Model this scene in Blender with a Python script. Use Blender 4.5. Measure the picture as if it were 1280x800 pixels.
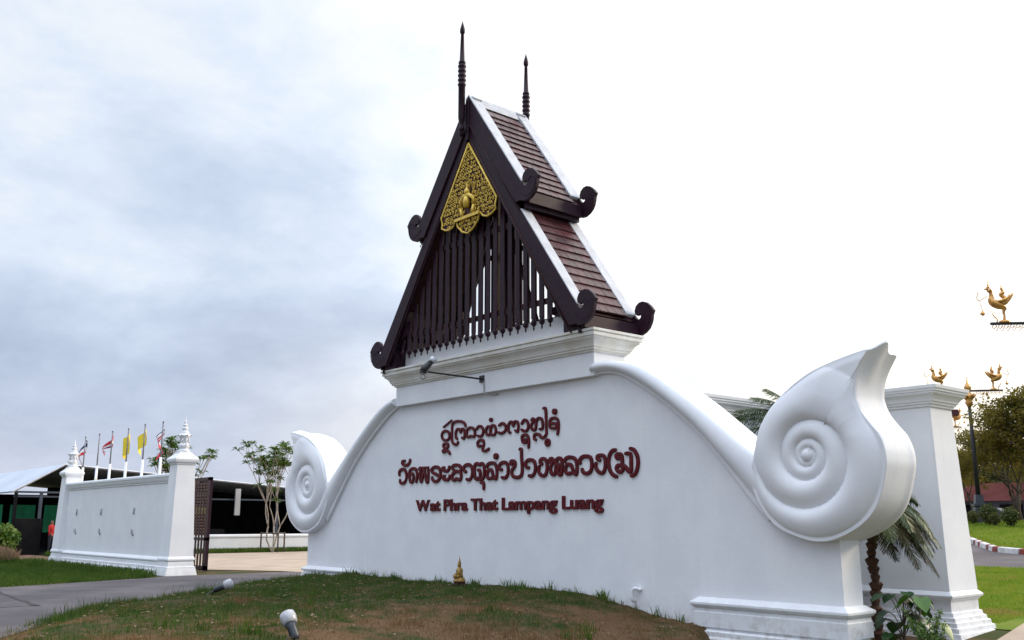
import bpy, bmesh, math, random
import numpy as np
from mathutils import Vector, Matrix
random.seed(7); rng = np.random.default_rng(11)
SC = bpy.context.scene; COL = SC.collection
for o in list(bpy.data.objects): bpy.data.objects.remove(o)
PI = math.pi
# ------------------------------------------------------------------ camera
F = 1190.0; TH = math.atan(252/1190); AZ = math.radians(40.8)
HX = Vector((-math.cos(AZ), math.sin(AZ), 0)); RX = Vector((math.sin(AZ), math.cos(AZ), 0)); ZZ = Vector((0, 0, 1))
CAM = Vector((25.74, -14.29, 1.60))
cd = bpy.data.cameras.new('camera'); cam = bpy.data.objects.new('camera', cd); COL.objects.link(cam)
cd.sensor_width = 36; cd.lens = 36*F/1280; cd.clip_end = 3000; cd.clip_start = 0.1
fwd = HX*math.cos(TH)+ZZ*math.sin(TH); upv = -HX*math.sin(TH)+ZZ*math.cos(TH)
M = Matrix((RX, upv, -fwd)).transposed().to_4x4(); M.translation = CAM
cam.matrix_world = M; SC.camera = cam
# ------------------------------------------------------------------ world: bright broken overcast over a NISHITA sky
def az_dir(a, e):
    a = math.radians(a); e = math.radians(e)
    return (HX*math.cos(a)+RX*math.sin(a))*math.cos(e)+ZZ*math.sin(e)
SUN_AZ, SUN_EL = 74, 26
SD = az_dir(SUN_AZ, SUN_EL)
W = bpy.data.worlds.new('World'); SC.world = W; W.use_nodes = True
nt = W.node_tree; nt.nodes.clear()
class N:
    def __init__(s, nt): s.nt = nt
    def n(s, t, ins=None, **kw):
        d = s.nt.nodes.new(t)
        for k, v in kw.items(): setattr(d, k, v)
        for k, v in (ins or {}).items():
            if isinstance(v, bpy.types.NodeSocket): s.nt.links.new(v, d.inputs[k])
            else: d.inputs[k].default_value = v
        return d
    def math(s, op, a, b=0.0, c=0.0, clamp=False):
        d = s.n('ShaderNodeMath', {0: a, 1: b, 2: c}, operation=op); d.use_clamp = clamp; return d.outputs[0]
    def vm(s, op, a, b=(0, 0, 0)):
        d = s.n('ShaderNodeVectorMath', {0: a, 1: b}, operation=op)
        return d.outputs['Value'] if op == 'DOT_PRODUCT' else d.outputs[0]
    def mix(s, f, a, b, bt='MIX'):
        d = s.n('ShaderNodeMix', data_type='RGBA', blend_type=bt)
        for k, v in ((0, f), (6, a), (7, b)):
            if isinstance(v, bpy.types.NodeSocket): s.nt.links.new(v, d.inputs[k])
            else: d.inputs[k].default_value = v if k == 0 else (tuple(v)+(1,) if len(v) == 3 else v)
        return d.outputs[2]
    def noise(s, vec, scale, detail=4, rough=.5, dist=0.0):
        return s.n('ShaderNodeTexNoise', {'Vector': vec, 'Scale': scale, 'Detail': detail, 'Roughness': rough, 'Distortion': dist}).outputs[0]
    def ramp(s, f, pts):
        d = s.n('ShaderNodeValToRGB', {0: f}); e = d.color_ramp.elements
        while len(e) < len(pts): e.new(.5)
        for q, (p, c) in zip(e, pts):
            q.position = p; q.color = (c, c, c, 1) if isinstance(c, (int, float)) else tuple(c)+(1,)
        return d.outputs[0]
    def rng(s, f, a, b, c=0.0, d=1.0):
        m = s.n('ShaderNodeMapRange', {0: f, 1: a, 2: b, 3: c, 4: d}, interpolation_type='SMOOTHSTEP'); return m.outputs[0]
w = N(nt)
sky = w.n('ShaderNodeTexSky', sky_type='NISHITA'); sky.sun_disc = False
sky.sun_elevation = math.radians(SUN_EL); sky.sun_rotation = math.atan2(SD.x, SD.y)
sky.air_density = 1.2; sky.dust_density = 2.0
skyc = w.mix(1.0, sky.outputs[0], (.09, .09, .09), 'MULTIPLY')
dirv = w.n('ShaderNodeTexCoord').outputs['Generated']
sep = w.n('ShaderNodeSeparateXYZ', {0: dirv})
zc = w.math('MAXIMUM', sep.outputs[2], 0.0)
den = w.math('ADD', zc, 0.42)
pl = w.n('ShaderNodeCombineXYZ', {0: w.math('DIVIDE', sep.outputs[0], den), 1: w.math('DIVIDE', sep.outputs[1], den), 2: zc}).outputs[0]
n1 = w.noise(w.vm('ADD', pl, (3.1, 1.7, 0)), 1.7, 8, .55, .25)
n2 = w.noise(w.vm('ADD', pl, (9.4, 5.2, 2)), 4.2, 8, .62, .2)
n3 = w.noise(w.vm('ADD', pl, (1.4, 8.2, 4)), .8, 3, .5, .0)
gl = w.vm('DOT_PRODUCT', dirv, tuple(az_dir(34, 24)))
glow = w.rng(gl, .62, .99)                      # towards the veiled sun
bank = w.rng(zc, .03, .42)                      # low cloud bank is greyer, zenith brighter
f = w.math('ADD', w.math('MULTIPLY', n1, 1.35), w.math('MULTIPLY', n2, .60))
f = w.math('SUBTRACT', f, .17)
f = w.math('ADD', f, w.math('MULTIPLY', n3, .5))
f = w.math('ADD', f, w.math('MULTIPLY', bank, .20))
f = w.math('ADD', f, w.math('MULTIPLY', glow, .42))
cl = w.ramp(w.math('MULTIPLY', f, .5), [(.41, (.30, .355, .475)), (.51, (.38, .44, .56)), (.585, (.455, .52, .635)), (.65, (.54, .60, .69)), (.70, (.62, .655, .70)), (.80, (.71, .725, .74))])
zen = w.rng(zc, .46, .95, 1.0, 3.0)
cl = w.mix(1.0, cl, w.n('ShaderNodeCombineColor', {0: zen, 1: zen, 2: zen}).outputs[0], 'MULTIPLY')
cl = w.mix(1.0, cl, w.n('ShaderNodeCombineColor', {0: w.math('ADD', 1.0, w.math('MULTIPLY', glow, .30)), 1: w.math('ADD', 1.0, w.math('MULTIPLY', glow, .27)), 2: w.math('ADD', 1.0, w.math('MULTIPLY', glow, .22))}).outputs[0], 'MULTIPLY')
warm = w.math('MULTIPLY', w.rng(gl, .55, .9), w.rng(zc, .24, .0))
cl = w.mix(w.math('MULTIPLY', warm, .85), cl, (.92, .80, .64))
pale = w.math('MULTIPLY', w.rng(zc, .16, .0), w.rng(gl, .9, .4))
cl = w.mix(w.math('MULTIPLY', pale, .45), cl, (.50, .50, .58))
fin = w.mix(.93, skyc, cl)
bg = w.n('ShaderNodeBackground', {'Color': fin, 'Strength': 1.0})
out = w.n('ShaderNodeOutputWorld', {0: bg.outputs[0]})
W.cycles.sampling_method = 'MANUAL'; W.cycles.sample_map_resolution = 1024
# ------------------------------------------------------------------ sun (veiled by cloud)
sl = bpy.data.lights.new('sun', 'SUN'); sl.energy = 1.7; sl.angle = math.radians(12); sl.color = (1, .84, .62)
so = bpy.data.objects.new('sun', sl); COL.objects.link(so)
so.rotation_euler = SD.to_track_quat('Z', 'Y').to_euler(); so.location = (0, 0, 60)
vs = SC.view_settings; vs.view_transform = 'Standard'; vs.look = 'None'; vs.exposure = 0.55; vs.gamma = 1.0; vs.use_curve_mapping = False
# ------------------------------------------------------------------ materials
def srgb(r, g, b):
    f = lambda c: (c/255/12.92) if c/255 <= .04045 else ((c/255+.055)/1.055)**2.4
    return (f(r), f(g), f(b))
def mat(name, c1, c2=None, scale=8.0, rough=.6, bump=0.0, bscale=40.0, metal=0.0, lo=.35, hi=.65, spec=.5, detail=5, extra=None, coat=0.0, bdist=.01):
    m = bpy.data.materials.new(name); m.use_nodes = True; t = m.node_tree; t.nodes.clear(); k = N(t)
    pos = k.n('ShaderNodeNewGeometry').outputs['Position']
    col = None
    if c2 is not None:
        col = k.mix(k.rng(k.noise(pos, scale, detail, .6), lo, hi), c1, c2)
    if extra: col = extra(k, pos, col if col is not None else k.n('ShaderNodeRGB').outputs[0])
    p = k.n('ShaderNodeBsdfPrincipled', {'Roughness': rough, 'Metallic': metal, 'Specular IOR Level': spec, 'Coat Weight': coat})
    if col is not None: t.links.new(col, p.inputs['Base Color'])
    else: p.inputs['Base Color'].default_value = tuple(c1)+(1,)
    if bump:
        b = k.n('ShaderNodeBump', {'Height': k.noise(pos, bscale, 4, .6), 'Strength': bump, 'Distance': bdist})
        t.links.new(b.outputs[0], p.inputs['Normal'])
    k.n('ShaderNodeOutputMaterial', {0: p.outputs[0]})
    return m
def white_extra(k, pos, col):
    # faint rain streaks and dirt near the ground that doubles as painted contact shadow, broken up by noise
    sp = k.n('ShaderNodeSeparateXYZ', {0: pos})
    v = k.n('ShaderNodeCombineXYZ', {0: k.math('MULTIPLY', sp.outputs[0], 7.0), 1: k.math('MULTIPLY', sp.outputs[1], 7.0), 2: k.math('MULTIPLY', sp.outputs[2], .45)}).outputs[0]
    st = k.rng(k.noise(v, 1.0, 5, .65), .56, .80)
    col = k.mix(k.math('MULTIPLY', st, .20), col, (.50, .48, .44))
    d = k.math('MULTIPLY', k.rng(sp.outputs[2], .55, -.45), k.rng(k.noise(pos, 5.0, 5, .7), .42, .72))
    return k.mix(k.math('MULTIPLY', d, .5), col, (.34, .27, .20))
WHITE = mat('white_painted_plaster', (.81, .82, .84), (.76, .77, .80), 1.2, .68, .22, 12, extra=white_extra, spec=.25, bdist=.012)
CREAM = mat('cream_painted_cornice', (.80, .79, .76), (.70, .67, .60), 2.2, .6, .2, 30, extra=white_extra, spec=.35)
WOOD = mat('dark_brown_painted_timber', (.017, .005, .012), (.026, .008, .018), 9, .5, .35, 60, spec=.22)
WOODR = mat('dark_red_brown_timber', (.022, .005, .006), (.036, .008, .009), 9, .55, .35, 60, spec=.25)
CAPW = mat('white_roof_capping', (.56, .57, .60), (.47, .48, .51), 4, .6, .2, 20, spec=.3)
LETR = mat('dark_red_raised_letters', (.075, .004, .007), (.11, .005, .010), 12, .45, .1, 40, spec=.2)
GOLD = mat('gold_painted_carving', (.85, .60, .10), (.66, .43, .06), 14, .38, .5, 60, metal=.2)
GOLD2 = mat('gold_leaf_metal', (.72, .40, .12), (.45, .21, .06), 10, .35, .3, 50, metal=.6)
REDB = mat('deep_red_backing', (.055, .006, .008), (.03, .004, .006), 10, .6)
BLACK = mat('black_metal', (.012, .012, .014), (.02, .02, .022), 12, .45)
CHAR = mat('charcoal_metal', (.05, .055, .065), (.035, .038, .045), 12, .4, metal=.3)
GREYP = mat('grey_conduit', (.38, .37, .36), (.25, .24, .23), 12, .5)
LENS = mat('lamp_lens', (.55, .58, .62), (.42, .45, .5), 5, .15, spec=.8)
LAMPW = mat('white_lamp_hood', (.50, .50, .52), (.36, .36, .38), 30, .3, spec=.6)
ASPH = mat('road_asphalt', (.080, .070, .073), (.135, .115, .115), .45, .85, .5, 60, spec=.2,
    extra=lambda k, pos, col: k.mix(k.math('MULTIPLY', k.rng(k.noise(pos, 45, 3, .6), .5, .8), .35), col, (.19, .165, .155)))
CONC = mat('tan_concrete', (.42, .33, .25), (.34, .27, .21), .7, .85, .3, 30, spec=.2)
SOILG = mat('ground_soil_and_turf', (.045, .055, .016), (.13, .075, .042), .5, .95, .8, 20, spec=.1, lo=.45, hi=.66)
def brownmask(k, pos):
    sp = k.n('ShaderNodeSeparateXYZ', {0: pos})
    side = k.math('MULTIPLY', k.math('SUBTRACT', sp.outputs[0], 10.5), .030)
    return k.rng(k.math('ADD', k.noise(pos, .62, 5, .65), side), .50, .64)
def mound_extra(k, pos, col):
    g = k.mix(k.rng(k.noise(pos, 3.0, 6, .7), .38, .62), (.030, .045, .012), (.085, .055, .028))
    return k.mix(brownmask(k, pos), g, (.12, .070, .036))
MOUND = mat('mound_soil', (.1, .05, .03), (.1, .05, .03), 3, .95, .9, 25, spec=.1, extra=mound_extra, bdist=.03)
LAWN = mat('mown_lawn', (.085, .15, .012), (.15, .18, .025), .9, .95, .6, 30, spec=.1)
def leafmat(name, a, b, scale=2.0, trans=.25, rough=.5, spec=.4, mask=None, fine=False):
    m = bpy.data.materials.new(name); m.use_nodes = True; t = m.node_tree; t.nodes.clear(); k = N(t)
    pos = k.n('ShaderNodeNewGeometry').outputs['Position']
    col = k.mix(k.rng(k.noise(pos, scale, 4, .6), .36, .64), a, b)
    if fine: col = k.mix(k.rng(k.noise(pos, 55, 2, .6), .35, .65, 0, .55), col, tuple(q*.45 for q in a))
    if mask: col = mask(k, pos, col)
    p = k.n('ShaderNodeBsdfPrincipled', {'Base Color': col, 'Roughness': rough, 'Specular IOR Level': spec})
    tr = k.n('ShaderNodeBsdfTranslucent', {'Color': col})
    mx = k.n('ShaderNodeMixShader', {0: trans, 1: p.outputs[0], 2: tr.outputs[0]})
    k.n('ShaderNodeOutputMaterial', {0: mx.outputs[0]}); return m
GR1 = leafmat('mound_grass_blades', (.045, .105, .014), (.10, .15, .03), 4, .3, .6, .2, fine=True,
    mask=lambda k, pos, col: k.mix(k.math('MULTIPLY', brownmask(k, pos), .85), k.mix(k.rng(k.noise(pos, 3.0, 6, .7), .48, .66), col, (.15, .13, .045)), (.22, .125, .06)))
GR2 = leafmat('lawn_grass_blades', (.16, .26, .02), (.26, .30, .04), 1.2, .45, .6, .2,
    mask=lambda k, pos, col: k.mix(k.rng(k.noise(pos, .5, 4, .6), .60, .72), col, (.30, .24, .07)))
GR3 = leafmat('verge_grass_blades', (.045, .10, .012), (.09, .14, .02), 1.5, .3, .6, .2)
DRYG = leafmat('dry_seedhead_grass', (.30, .20, .12), (.20, .12, .07), 3, .3)
FRANG = leafmat('frangipani_leaf', (.055, .13, .02), (.13, .20, .03), 2, .3)
PALM = leafmat('palm_leaflet', (.030, .070, .018), (.075, .10, .025), 3, .2)
PALMD = leafmat('dry_palm_leaflet', (.055, .045, .018), (.035, .040, .014), 3, .15, .7, .1)
BROAD = leafmat('broad_dark_leaf', (.016, .055, .016), (.03, .085, .018), 5, .12, .35, .6)
BRIGHT = leafmat('bright_broad_leaf', (.055, .16, .015), (.10, .20, .02), 5, .25, .4, .5)
SHRUB = leafmat('small_shrub_leaf', (.05, .14, .02), (.20, .28, .08), 9, .3)
TREEL = leafmat('feathery_tree_leaf', (.10, .10, .018), (.20, .15, .025), .5, .6, .6, .2)
TREED = leafmat('distant_tree_leaf', (.055, .060, .022), (.09, .075, .03), .1, .3, .7, .1)
BUSHL = leafmat('roadside_bush_leaf', (.06, .085, .018), (.12, .12, .03), .8, .3)
BARK = mat('grey_brown_bark', (.12, .09, .065), (.06, .045, .033), 12, .9, .8, 40)
BARKP = mat('pale_frangipani_bark', (.42, .36, .30), (.26, .22, .18), 6, .8, .5, 30)
FIBRE = mat('palm_trunk_fibre', (.11, .055, .030), (.05, .025, .018), 20, .95, .9, 60)
KERBW = mat('white_kerb_paint', (.66, .66, .66), (.46, .45, .44), 3, .7, .3, 30)
KERBR = mat('red_kerb_paint', (.24, .035, .025), (.15, .03, .022), 3, .7, .3, 30)
ROOFS = mat('pale_sheet_metal_roof', (.50, .55, .63), (.42, .47, .56), .6, .4, .1, 10)
DARKI = mat('dark_shed_cladding', (.008, .008, .010), (.014, .013, .014), 1, .9, spec=.08)
STEEL = mat('dark_steel', (.055, .07, .10), (.04, .05, .07), 2, .5)
NET = mat('green_shade_net', (.005, .20, .085), (.004, .14, .06), 1.2, .8)
PILL = mat('pale_post_paint', (.45, .45, .46), (.34, .34, .35), 1, .6)
YEL = mat('yellow_green_sign_paint', (.30, .36, .05), (.12, .16, .04), 3.5, .6)
REDS = mat('red_shirt_cloth', (.50, .014, .014), (.38, .01, .012), 6, .8)
GOLD3 = mat('weathered_gold_paint', (.42, .27, .06), (.22, .12, .03), 20, .4, .3, 60, metal=.3)
SKIN = mat('skin', (.24, .12, .08), (.20, .10, .07), 6, .6)
HAIR = mat('black_hair', (.01, .009, .009), (.02, .015, .013), 20, .6)
DENIM = mat('dark_trousers', (.03, .03, .045), (.02, .02, .03), 8, .8)
FRED = mat('flag_red', (.62, .02, .04), (.50, .015, .03), 4, .7); FWHT = mat('flag_white', (.8, .78, .78), (.7, .68, .68), 4, .7)
FNVY = mat('flag_navy', (.03, .03, .11), (.02, .02, .08), 4, .7); FYEL = mat('flag_yellow', (.85, .66, .03), (.70, .52, .02), 4, .7)
REDROOF = mat('far_red_roof', (.10, .035, .032), (.06, .022, .020), .25, 1.0, spec=.0)
PALEG = mat('pale_far_paving', (.52, .46, .42), (.42, .36, .33), .08, .9)
CARD = mat('dark_car_paint', (.025, .027, .032), (.02, .02, .024), 1, .3); CARS_ = mat('silver_car_paint', (.35, .36, .38), (.3, .31, .33), 1, .3)
GLASS = mat('car_glass', (.02, .022, .026), None, rough=.1); RUB = mat('tyre_rubber', (.015, .015, .015), None, rough=.9)
LANT = mat('dark_red_lantern_paint', (.06, .006, .008), (.04, .004, .006), 5, .4)
def tile_extra(k, pos, col):
    r = k.n('ShaderNodeObjectInfo').outputs['Random']
    return k.mix(k.math('MULTIPLY', r, .8), (.035, .006, .009), (.085, .017, .021))
TILE = mat('glazed_brown_roof_tile', (.07, .02, .02), (.1, .03, .03), 8, .42, .4, 25, extra=tile_extra, spec=.35)
# ------------------------------------------------------------------ mesh helpers
class MB:
    def __init__(s): s.v = []; s.f = []; s.m = []; s.mi = 0; s.sm = []
    def add(s, vs, fs, smooth=False):
        b = len(s.v); s.v += [tuple(q) for q in vs]
        for f in fs: s.f.append(tuple(b+i for i in f)); s.m.append(s.mi); s.sm.append(smooth)
    def box(s, a, b, M=None):
        (x0, y0, z0), (x1, y1, z1) = a, b
        v = [Vector((x, y, z)) for z in (z0, z1) for y in (y0, y1) for x in (x0, x1)]
        if M: v = [M @ q for q in v]
        s.add(v, [(0, 2, 3, 1), (4, 5, 7, 6), (0, 1, 5, 4), (2, 6, 7, 3), (0, 4, 6, 2), (1, 3, 7, 5)])
    def loft(s, rings, close=True, caps=True, smooth=False):
        n = len(rings[0]); v = [p for r in rings for p in r]; f = []
        for i in range(len(rings)-1):
            for j in range(n if close else n-1):
                k = (j+1) % n; f.append((i*n+j, i*n+k, (i+1)*n+k, (i+1)*n+j))
        if caps: f.append(tuple(reversed(range(n)))); f.append(tuple((len(rings)-1)*n+j for j in range(n)))
        s.add(v, f, smooth)
    def rect(s, x0, x1, y0, y1, prof, slope=0):
        """stack of rectangles: prof = [(z, outset)], battered like a pier"""
        s.loft([[(x0-o, y0-o, z), (x1+o, y0-o, z), (x1+o, y1+o, z), (x0-o, y1+o, z)] for z, o in prof])
    def lathe(s, c, prof, n=12, smooth=True):
        s.loft([[(c[0]+r*math.cos(2*PI*j/n), c[1]+r*math.sin(2*PI*j/n), c[2]+z) for j in range(n)] for z, r in prof], smooth=smooth)
    def tube(s, pts, r, n=6, smooth=True, flat=None, caps=True):
        pts = [Vector(p) for p in pts]; R = r if isinstance(r, (list, tuple)) else [r]*len(pts); rings = []
        up = Vector((0, 0, 1)); prev = None
        for i, p in enumerate(pts):
            t = (pts[min(i+1, len(pts)-1)]-pts[max(i-1, 0)])
            if t.length < 1e-9: t = Vector((0, 0, 1))
            t.normalize()
            if prev is None:
                a = t.cross(up)
                if a.length < .1: a = t.cross(Vector((0, 1, 0)))
            else: a = prev - t*prev.dot(t)
            if a.length < 1e-6: a = t.orthogonal()
            a.normalize(); prev = a; b = t.cross(a)
            rings.append([p+(a*math.cos(2*PI*j/n)+b*math.sin(2*PI*j/n))*R[i] for j in range(n)])
        s.loft(rings, smooth=smooth, caps=caps)
    def prism(s, poly, y0, y1, axis='Y', smooth=False):
        """extrude a 2D polygon (x,z) between y0 and y1"""
        if axis == 'Y': mk = lambda p, q: (p[0], q, p[1])
        elif axis == 'X': mk = lambda p, q: (q, p[0], p[1])
        else: mk = lambda p, q: (p[0], p[1], q)
        n = len(poly); b = len(s.v)
        s.v += [mk(p, y0) for p in poly]+[mk(p, y1) for p in poly]
        from mathutils.geometry import tessellate_polygon
        tr = tessellate_polygon([[Vector((p[0], p[1], 0)) for p in poly]])
        for t in tr:
            s.f.append(tuple(b+i for i in t)); s.m.append(s.mi); s.sm.append(False)
            s.f.append(tuple(b+n+i for i in reversed(t))); s.m.append(s.mi); s.sm.append(False)
        for j in range(n):
            k = (j+1) % n; s.f.append((b+j, b+k, b+n+k, b+n+j)); s.m.append(s.mi); s.sm.append(smooth)
    def build(s, name, mats, parent=None, loc=None, fix=True):
        me = bpy.data.meshes.new(name); me.from_pydata([tuple(q) for q in s.v], [], s.f)
        for m in (mats if isinstance(mats, (list, tuple)) else [mats]): me.materials.append(m)
        me.polygons.foreach_set('material_index', s.m); me.polygons.foreach_set('use_smooth', s.sm)
        if fix:
            bm = bmesh.new(); bm.from_mesh(me); bmesh.ops.recalc_face_normals(bm, faces=bm.faces); bm.to_mesh(me); bm.free()
        me.update(); return link(name, me, parent, loc)
def link(name, me, parent=None, loc=None):
    o = bpy.data.objects.new(name, me); COL.objects.link(o)
    if parent is not None:
        o.parent = parent
        if loc is None: loc = -parent.location if parent.type == 'EMPTY' and parent.get('world') else (0, 0, 0)
    if loc is not None: o.location = loc
    return o
def bev(o, w=.01, seg=2, ang=35):
    m = o.modifiers.new('bevel', 'BEVEL'); m.width = w; m.segments = seg; m.limit_method = 'ANGLE'; m.angle_limit = math.radians(ang); return o
def thing(name, label, cat, loc=(0, 0, 0), rz=0, group=None, world=True):
    o = bpy.data.objects.new(name, None); COL.objects.link(o); o.location = loc; o.rotation_euler = (0, 0, rz)
    o['label'] = label; o['category'] = cat; o.empty_display_size = .3
    o['kind'] = 'thing'
    if group: o['group'] = group
    if world: o['world'] = 1
    return o
def tag(o, label, cat, group=None):
    o['label'] = label; o['category'] = cat; o['kind'] = 'thing'
    if group: o['group'] = group
    return o
def struct(o, kind='structure'): o['kind'] = kind; return o
def stuff(o, label, cat): o['kind'] = 'stuff'; o['label'] = label; o['category'] = cat; return o
def copy_tree(o, parent=None, local=True):
    c = o.copy(); COL.objects.link(c); c.parent = parent
    for ch in list(o.children): copy_tree(ch, c)
    return c
def rawmesh(name, V, FC, m, parent=None, smooth=False):
    """V (n,3) array, FC (k, 3 or 4) array"""
    me = bpy.data.meshes.new(name); k = FC.shape[1]
    me.vertices.add(len(V)); me.vertices.foreach_set('co', np.asarray(V, 'f').ravel())
    me.loops.add(FC.size); me.loops.foreach_set('vertex_index', FC.astype('i').ravel())
    me.polygons.add(len(FC)); me.polygons.foreach_set('loop_start', np.arange(0, FC.size, k, dtype='i')); me.polygons.foreach_set('loop_total', np.full(len(FC), k, 'i'))
    if smooth: me.polygons.foreach_set('use_smooth', np.ones(len(FC), bool))
    for q in (m if isinstance(m, (list, tuple)) else [m]): me.materials.append(q)
    me.update(calc_edges=True); me.validate(); return link(name, me, parent)
def sm(a, b, x):
    t = min(1, max(0, (x-a)/(b-a))); return t*t*(3-2*t)
def lerp(a, b, t): return a+(b-a)*t
def catmull(pts, n=6):
    P = [Vector(p) for p in pts]; out = []
    for i in range(len(P)-1):
        a, b, c, d = P[max(i-1, 0)], P[i], P[i+1], P[min(i+2, len(P)-1)]
        for k in range(n):
            t = k/n; out.append(.5*((2*b)+(c-a)*t+(2*a-5*b+4*c-d)*t*t+(-a+3*b-3*c+d)*t**3))
    out.append(P[-1]); return out
# ------------------------------------------------------------------ terrain
def T(x, y):
    z0 = -.5*sm(12.5, 14.8, x)
    q = x+.55*(y-2); w_ = sm(-8, 6, q)*sm(.5, 4, y)
    ramp = min(-.5+max(0, y-2)*.052, 1.5)
    return lerp(z0, ramp, w_)
def sheet(name, fx0, fx1, ys, nx, m, off, hole=None):
    V = []; Fc = []
    for y in ys:
        a, b = fx0(y), fx1(y)
        for i in range(nx+1):
            x = lerp(a, b, i/nx); V.append((x, y, T(x, y)+off))
    for j in range(len(ys)-1):
        for i in range(nx):
            k = j*(nx+1)+i; Fc.append((k, k+1, k+nx+2, k+nx+1))
    return rawmesh(name, np.array(V), np.array(Fc), m, smooth=True)
def grid_axis(lo, hi, c0, c1, step, grow=1.25):
    a = list(np.arange(c0, c1+1e-6, step)); s_ = step; x = c1
    while x < hi: s_ *= grow; x += s_; a.append(x)
    s_ = step; x = c0; b = []
    while x > lo: s_ *= grow; x -= s_; b.append(x)
    return b[::-1]+a
gx = grid_axis(-900, 900, -30, 34, .5); gy = grid_axis(-900, 900, -20, 44, .5)
V = np.array([(x, y, T(x, y)) for y in gy for x in gx]); nx = len(gx)
jj, ii = np.meshgrid(np.arange(len(gy)-1), np.arange(nx-1), indexing='ij'); k = (jj*nx+ii).ravel()
struct(rawmesh('ground', V, np.stack([k, k+1, k+nx+1, k+nx], 1), SOILG, smooth=True))
MEDGE = [(-14, 14.4), (-11.5, 11), (-8.1, 5.6), (-6, 4.2), (-4.2, 2.35), (-2.5, .9), (-.4, -.1), (.4, -.3)]
def xedge(y):
    for (y0, x0), (y1, x1) in zip(MEDGE, MEDGE[1:]):
        if y <= y1: return lerp(x0, x1, (y-y0)/(y1-y0))
    return MEDGE[-1][1]
ylist = list(np.arange(-40, 2.01, .5))
struct(sheet('driveway', lambda y: -3.15 if y > -3.3 else -2.75+(-3.3-y)*.394, lambda y: (xedge(max(y, -14))+1.0) if y > -14 else xedge(-14)+1-( y+14)*.9, ylist, 12, ASPH, .012))
yl = list(np.arange(-.8, 30.1, .6))
struct(sheet('concrete_yard', lambda y: -22.3, lambda y: -6.5+5.6*min(1, (y+.8)/3.6) if y < 2.8 else -.9, yl, 24, CONC, .022))
def kerb_y(x):
    P = [(-20, 90), (-6, 56), (3, 35), (7.04, 27.2), (8.84, 24.3), (10.41, 21.9), (11.28, 21.05), (12.2, 20.9), (40, 24)]
    for (x0, y0), (x1, y1) in zip(P, P[1:]):
        if x <= x1: return lerp(y0, y1, (x-x0)/(x1-x0))
    return 24
V = []; Fc = []; xs = list(np.arange(-6, 40.1, .5)); nn = 24
for x in xs:
    for i in range(nn+1):
        y = lerp(16.1 if x > 4 else 16.1+(4-x)*1.2, kerb_y(x), i/nn); V.append((x, y, T(x, y)+.02))
for a in range(len(xs)-1):
    for i in range(nn):
        q = a*(nn+1)+i; Fc.append((q, q+nn+1, q+nn+2, q+1))
struct(rawmesh('road', np.array(V), np.array(Fc), ASPH, smooth=True))
struct(sheet('near_lawn', lambda y: 8.0, lambda y: 19.5, list(np.arange(4.6, 16.11, .5)), 24, LAWN, .015))
V = []; Fc = []; xs = list(np.arange(-8, 30.1, .6)); nn = 26
for x in xs:
    k0 = kerb_y(x)
    for i in range(nn+1):
        y = k0+.1+(i/nn)*max(14, 44-k0); V.append((x, y, T(x, y)+.10*min(1, i/2)+.03))
for a in range(len(xs)-1):
    for i in range(nn):
        q = a*(nn+1)+i; Fc.append((q, q+nn+1, q+nn+2, q+1))
struct(rawmesh('far_lawn', np.array(V), np.array(Fc), LAWN, smooth=True))
V = [(x, y, T(x, y)+.05) for y in (45, 60, 80, 110) for x in (-60, -40, -20, -5, 10, 30)]
struct(rawmesh('far_paving', np.array(V), np.array([(j*6+i, j*6+i+1, j*6+i+7, j*6+i+6) for j in range(3) for i in range(5)]), PALEG))
V = [(18.25, 3.0, T(18.25, 3)+.06), (17.85, 5.3, T(17.85, 5.3)+.06), (20.4, 6.0, T(20.4, 6)+.06), (20.8, 3.2, T(20.8, 3.2)+.06)]
struct(rawmesh('footpath', np.array(V), np.array([(0, 3, 2, 1)]), CONC))
def ribbon(name, pts, wd, m, off):
    V = []
    for i, p in enumerate(pts):
        a, b = Vector(pts[max(i-1, 0)]), Vector(pts[min(i+1, len(pts)-1)]); t = (b-a).normalized(); q = Vector((-t.y, t.x))*wd*(.6+.8*random.random())
        V += [(p[0]-q.x, p[1]-q.y, T(*p)+off), (p[0]+q.x, p[1]+q.y, T(*p)+off)]
    return struct(rawmesh(name, np.array(V), np.array([(2*i, 2*i+1, 2*i+3, 2*i+2) for i in range(len(pts)-1)]), m))
JOINT = mat('driveway_joint_dirt', (.035, .03, .03), (.06, .045, .04), 6, .95)
ribbon('driveway_joint', [(-.6+.35*i, -8.28-.028*i-.02*math.sin(i*1.3)) for i in range(18)], .055, JOINT, .018)
ribbon('driveway_joint', [(5.3-.02*i, -8.7-.3*i) for i in range(14)], .03, JOINT, .018)
# raised grass mound in front of the sign wall
def vnoise(x, y, s_, o=0):
    return math.sin(x*s_+o)*math.cos(y*s_*1.3+o*2)*.5+math.sin(x*s_*2.3+1.7+o)*math.sin(y*s_*1.9+.6+o)*.3+math.sin((x+y)*s_*4.1+o)*.2
def mound_h(x, y):
    g = T(x, y); d1 = (x-xedge(y))*.8; d2 = (14.85+(-y)*.60+.22*math.sin(y*2.1)+.08*math.sin(y*7.3))-x; d3 = y+13.6
    s_ = sm(-.05, 2.2, d1)*sm(-.15, .45, d2)*sm(0, 2, d3)
    zt = .17-.36*sm(11.2, 14.2, x+y*.4)+.04*vnoise(x, y, .8)+.03*vnoise(x, y, 3.1, 2)
    return lerp(g-.08, zt, s_), s_
mx = np.arange(-.9, 24, .14); my = np.arange(-13.8, -.005, .16); my[-1] = 0.02
V = np.array([(x, y, mound_h(x, y)[0]+rng.normal(0, .011)) for y in my for x in mx]); nx = len(mx)
jj, ii = np.meshgrid(np.arange(len(my)-1), np.arange(nx-1), indexing='ij'); k = (jj*nx+ii).ravel()
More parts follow.
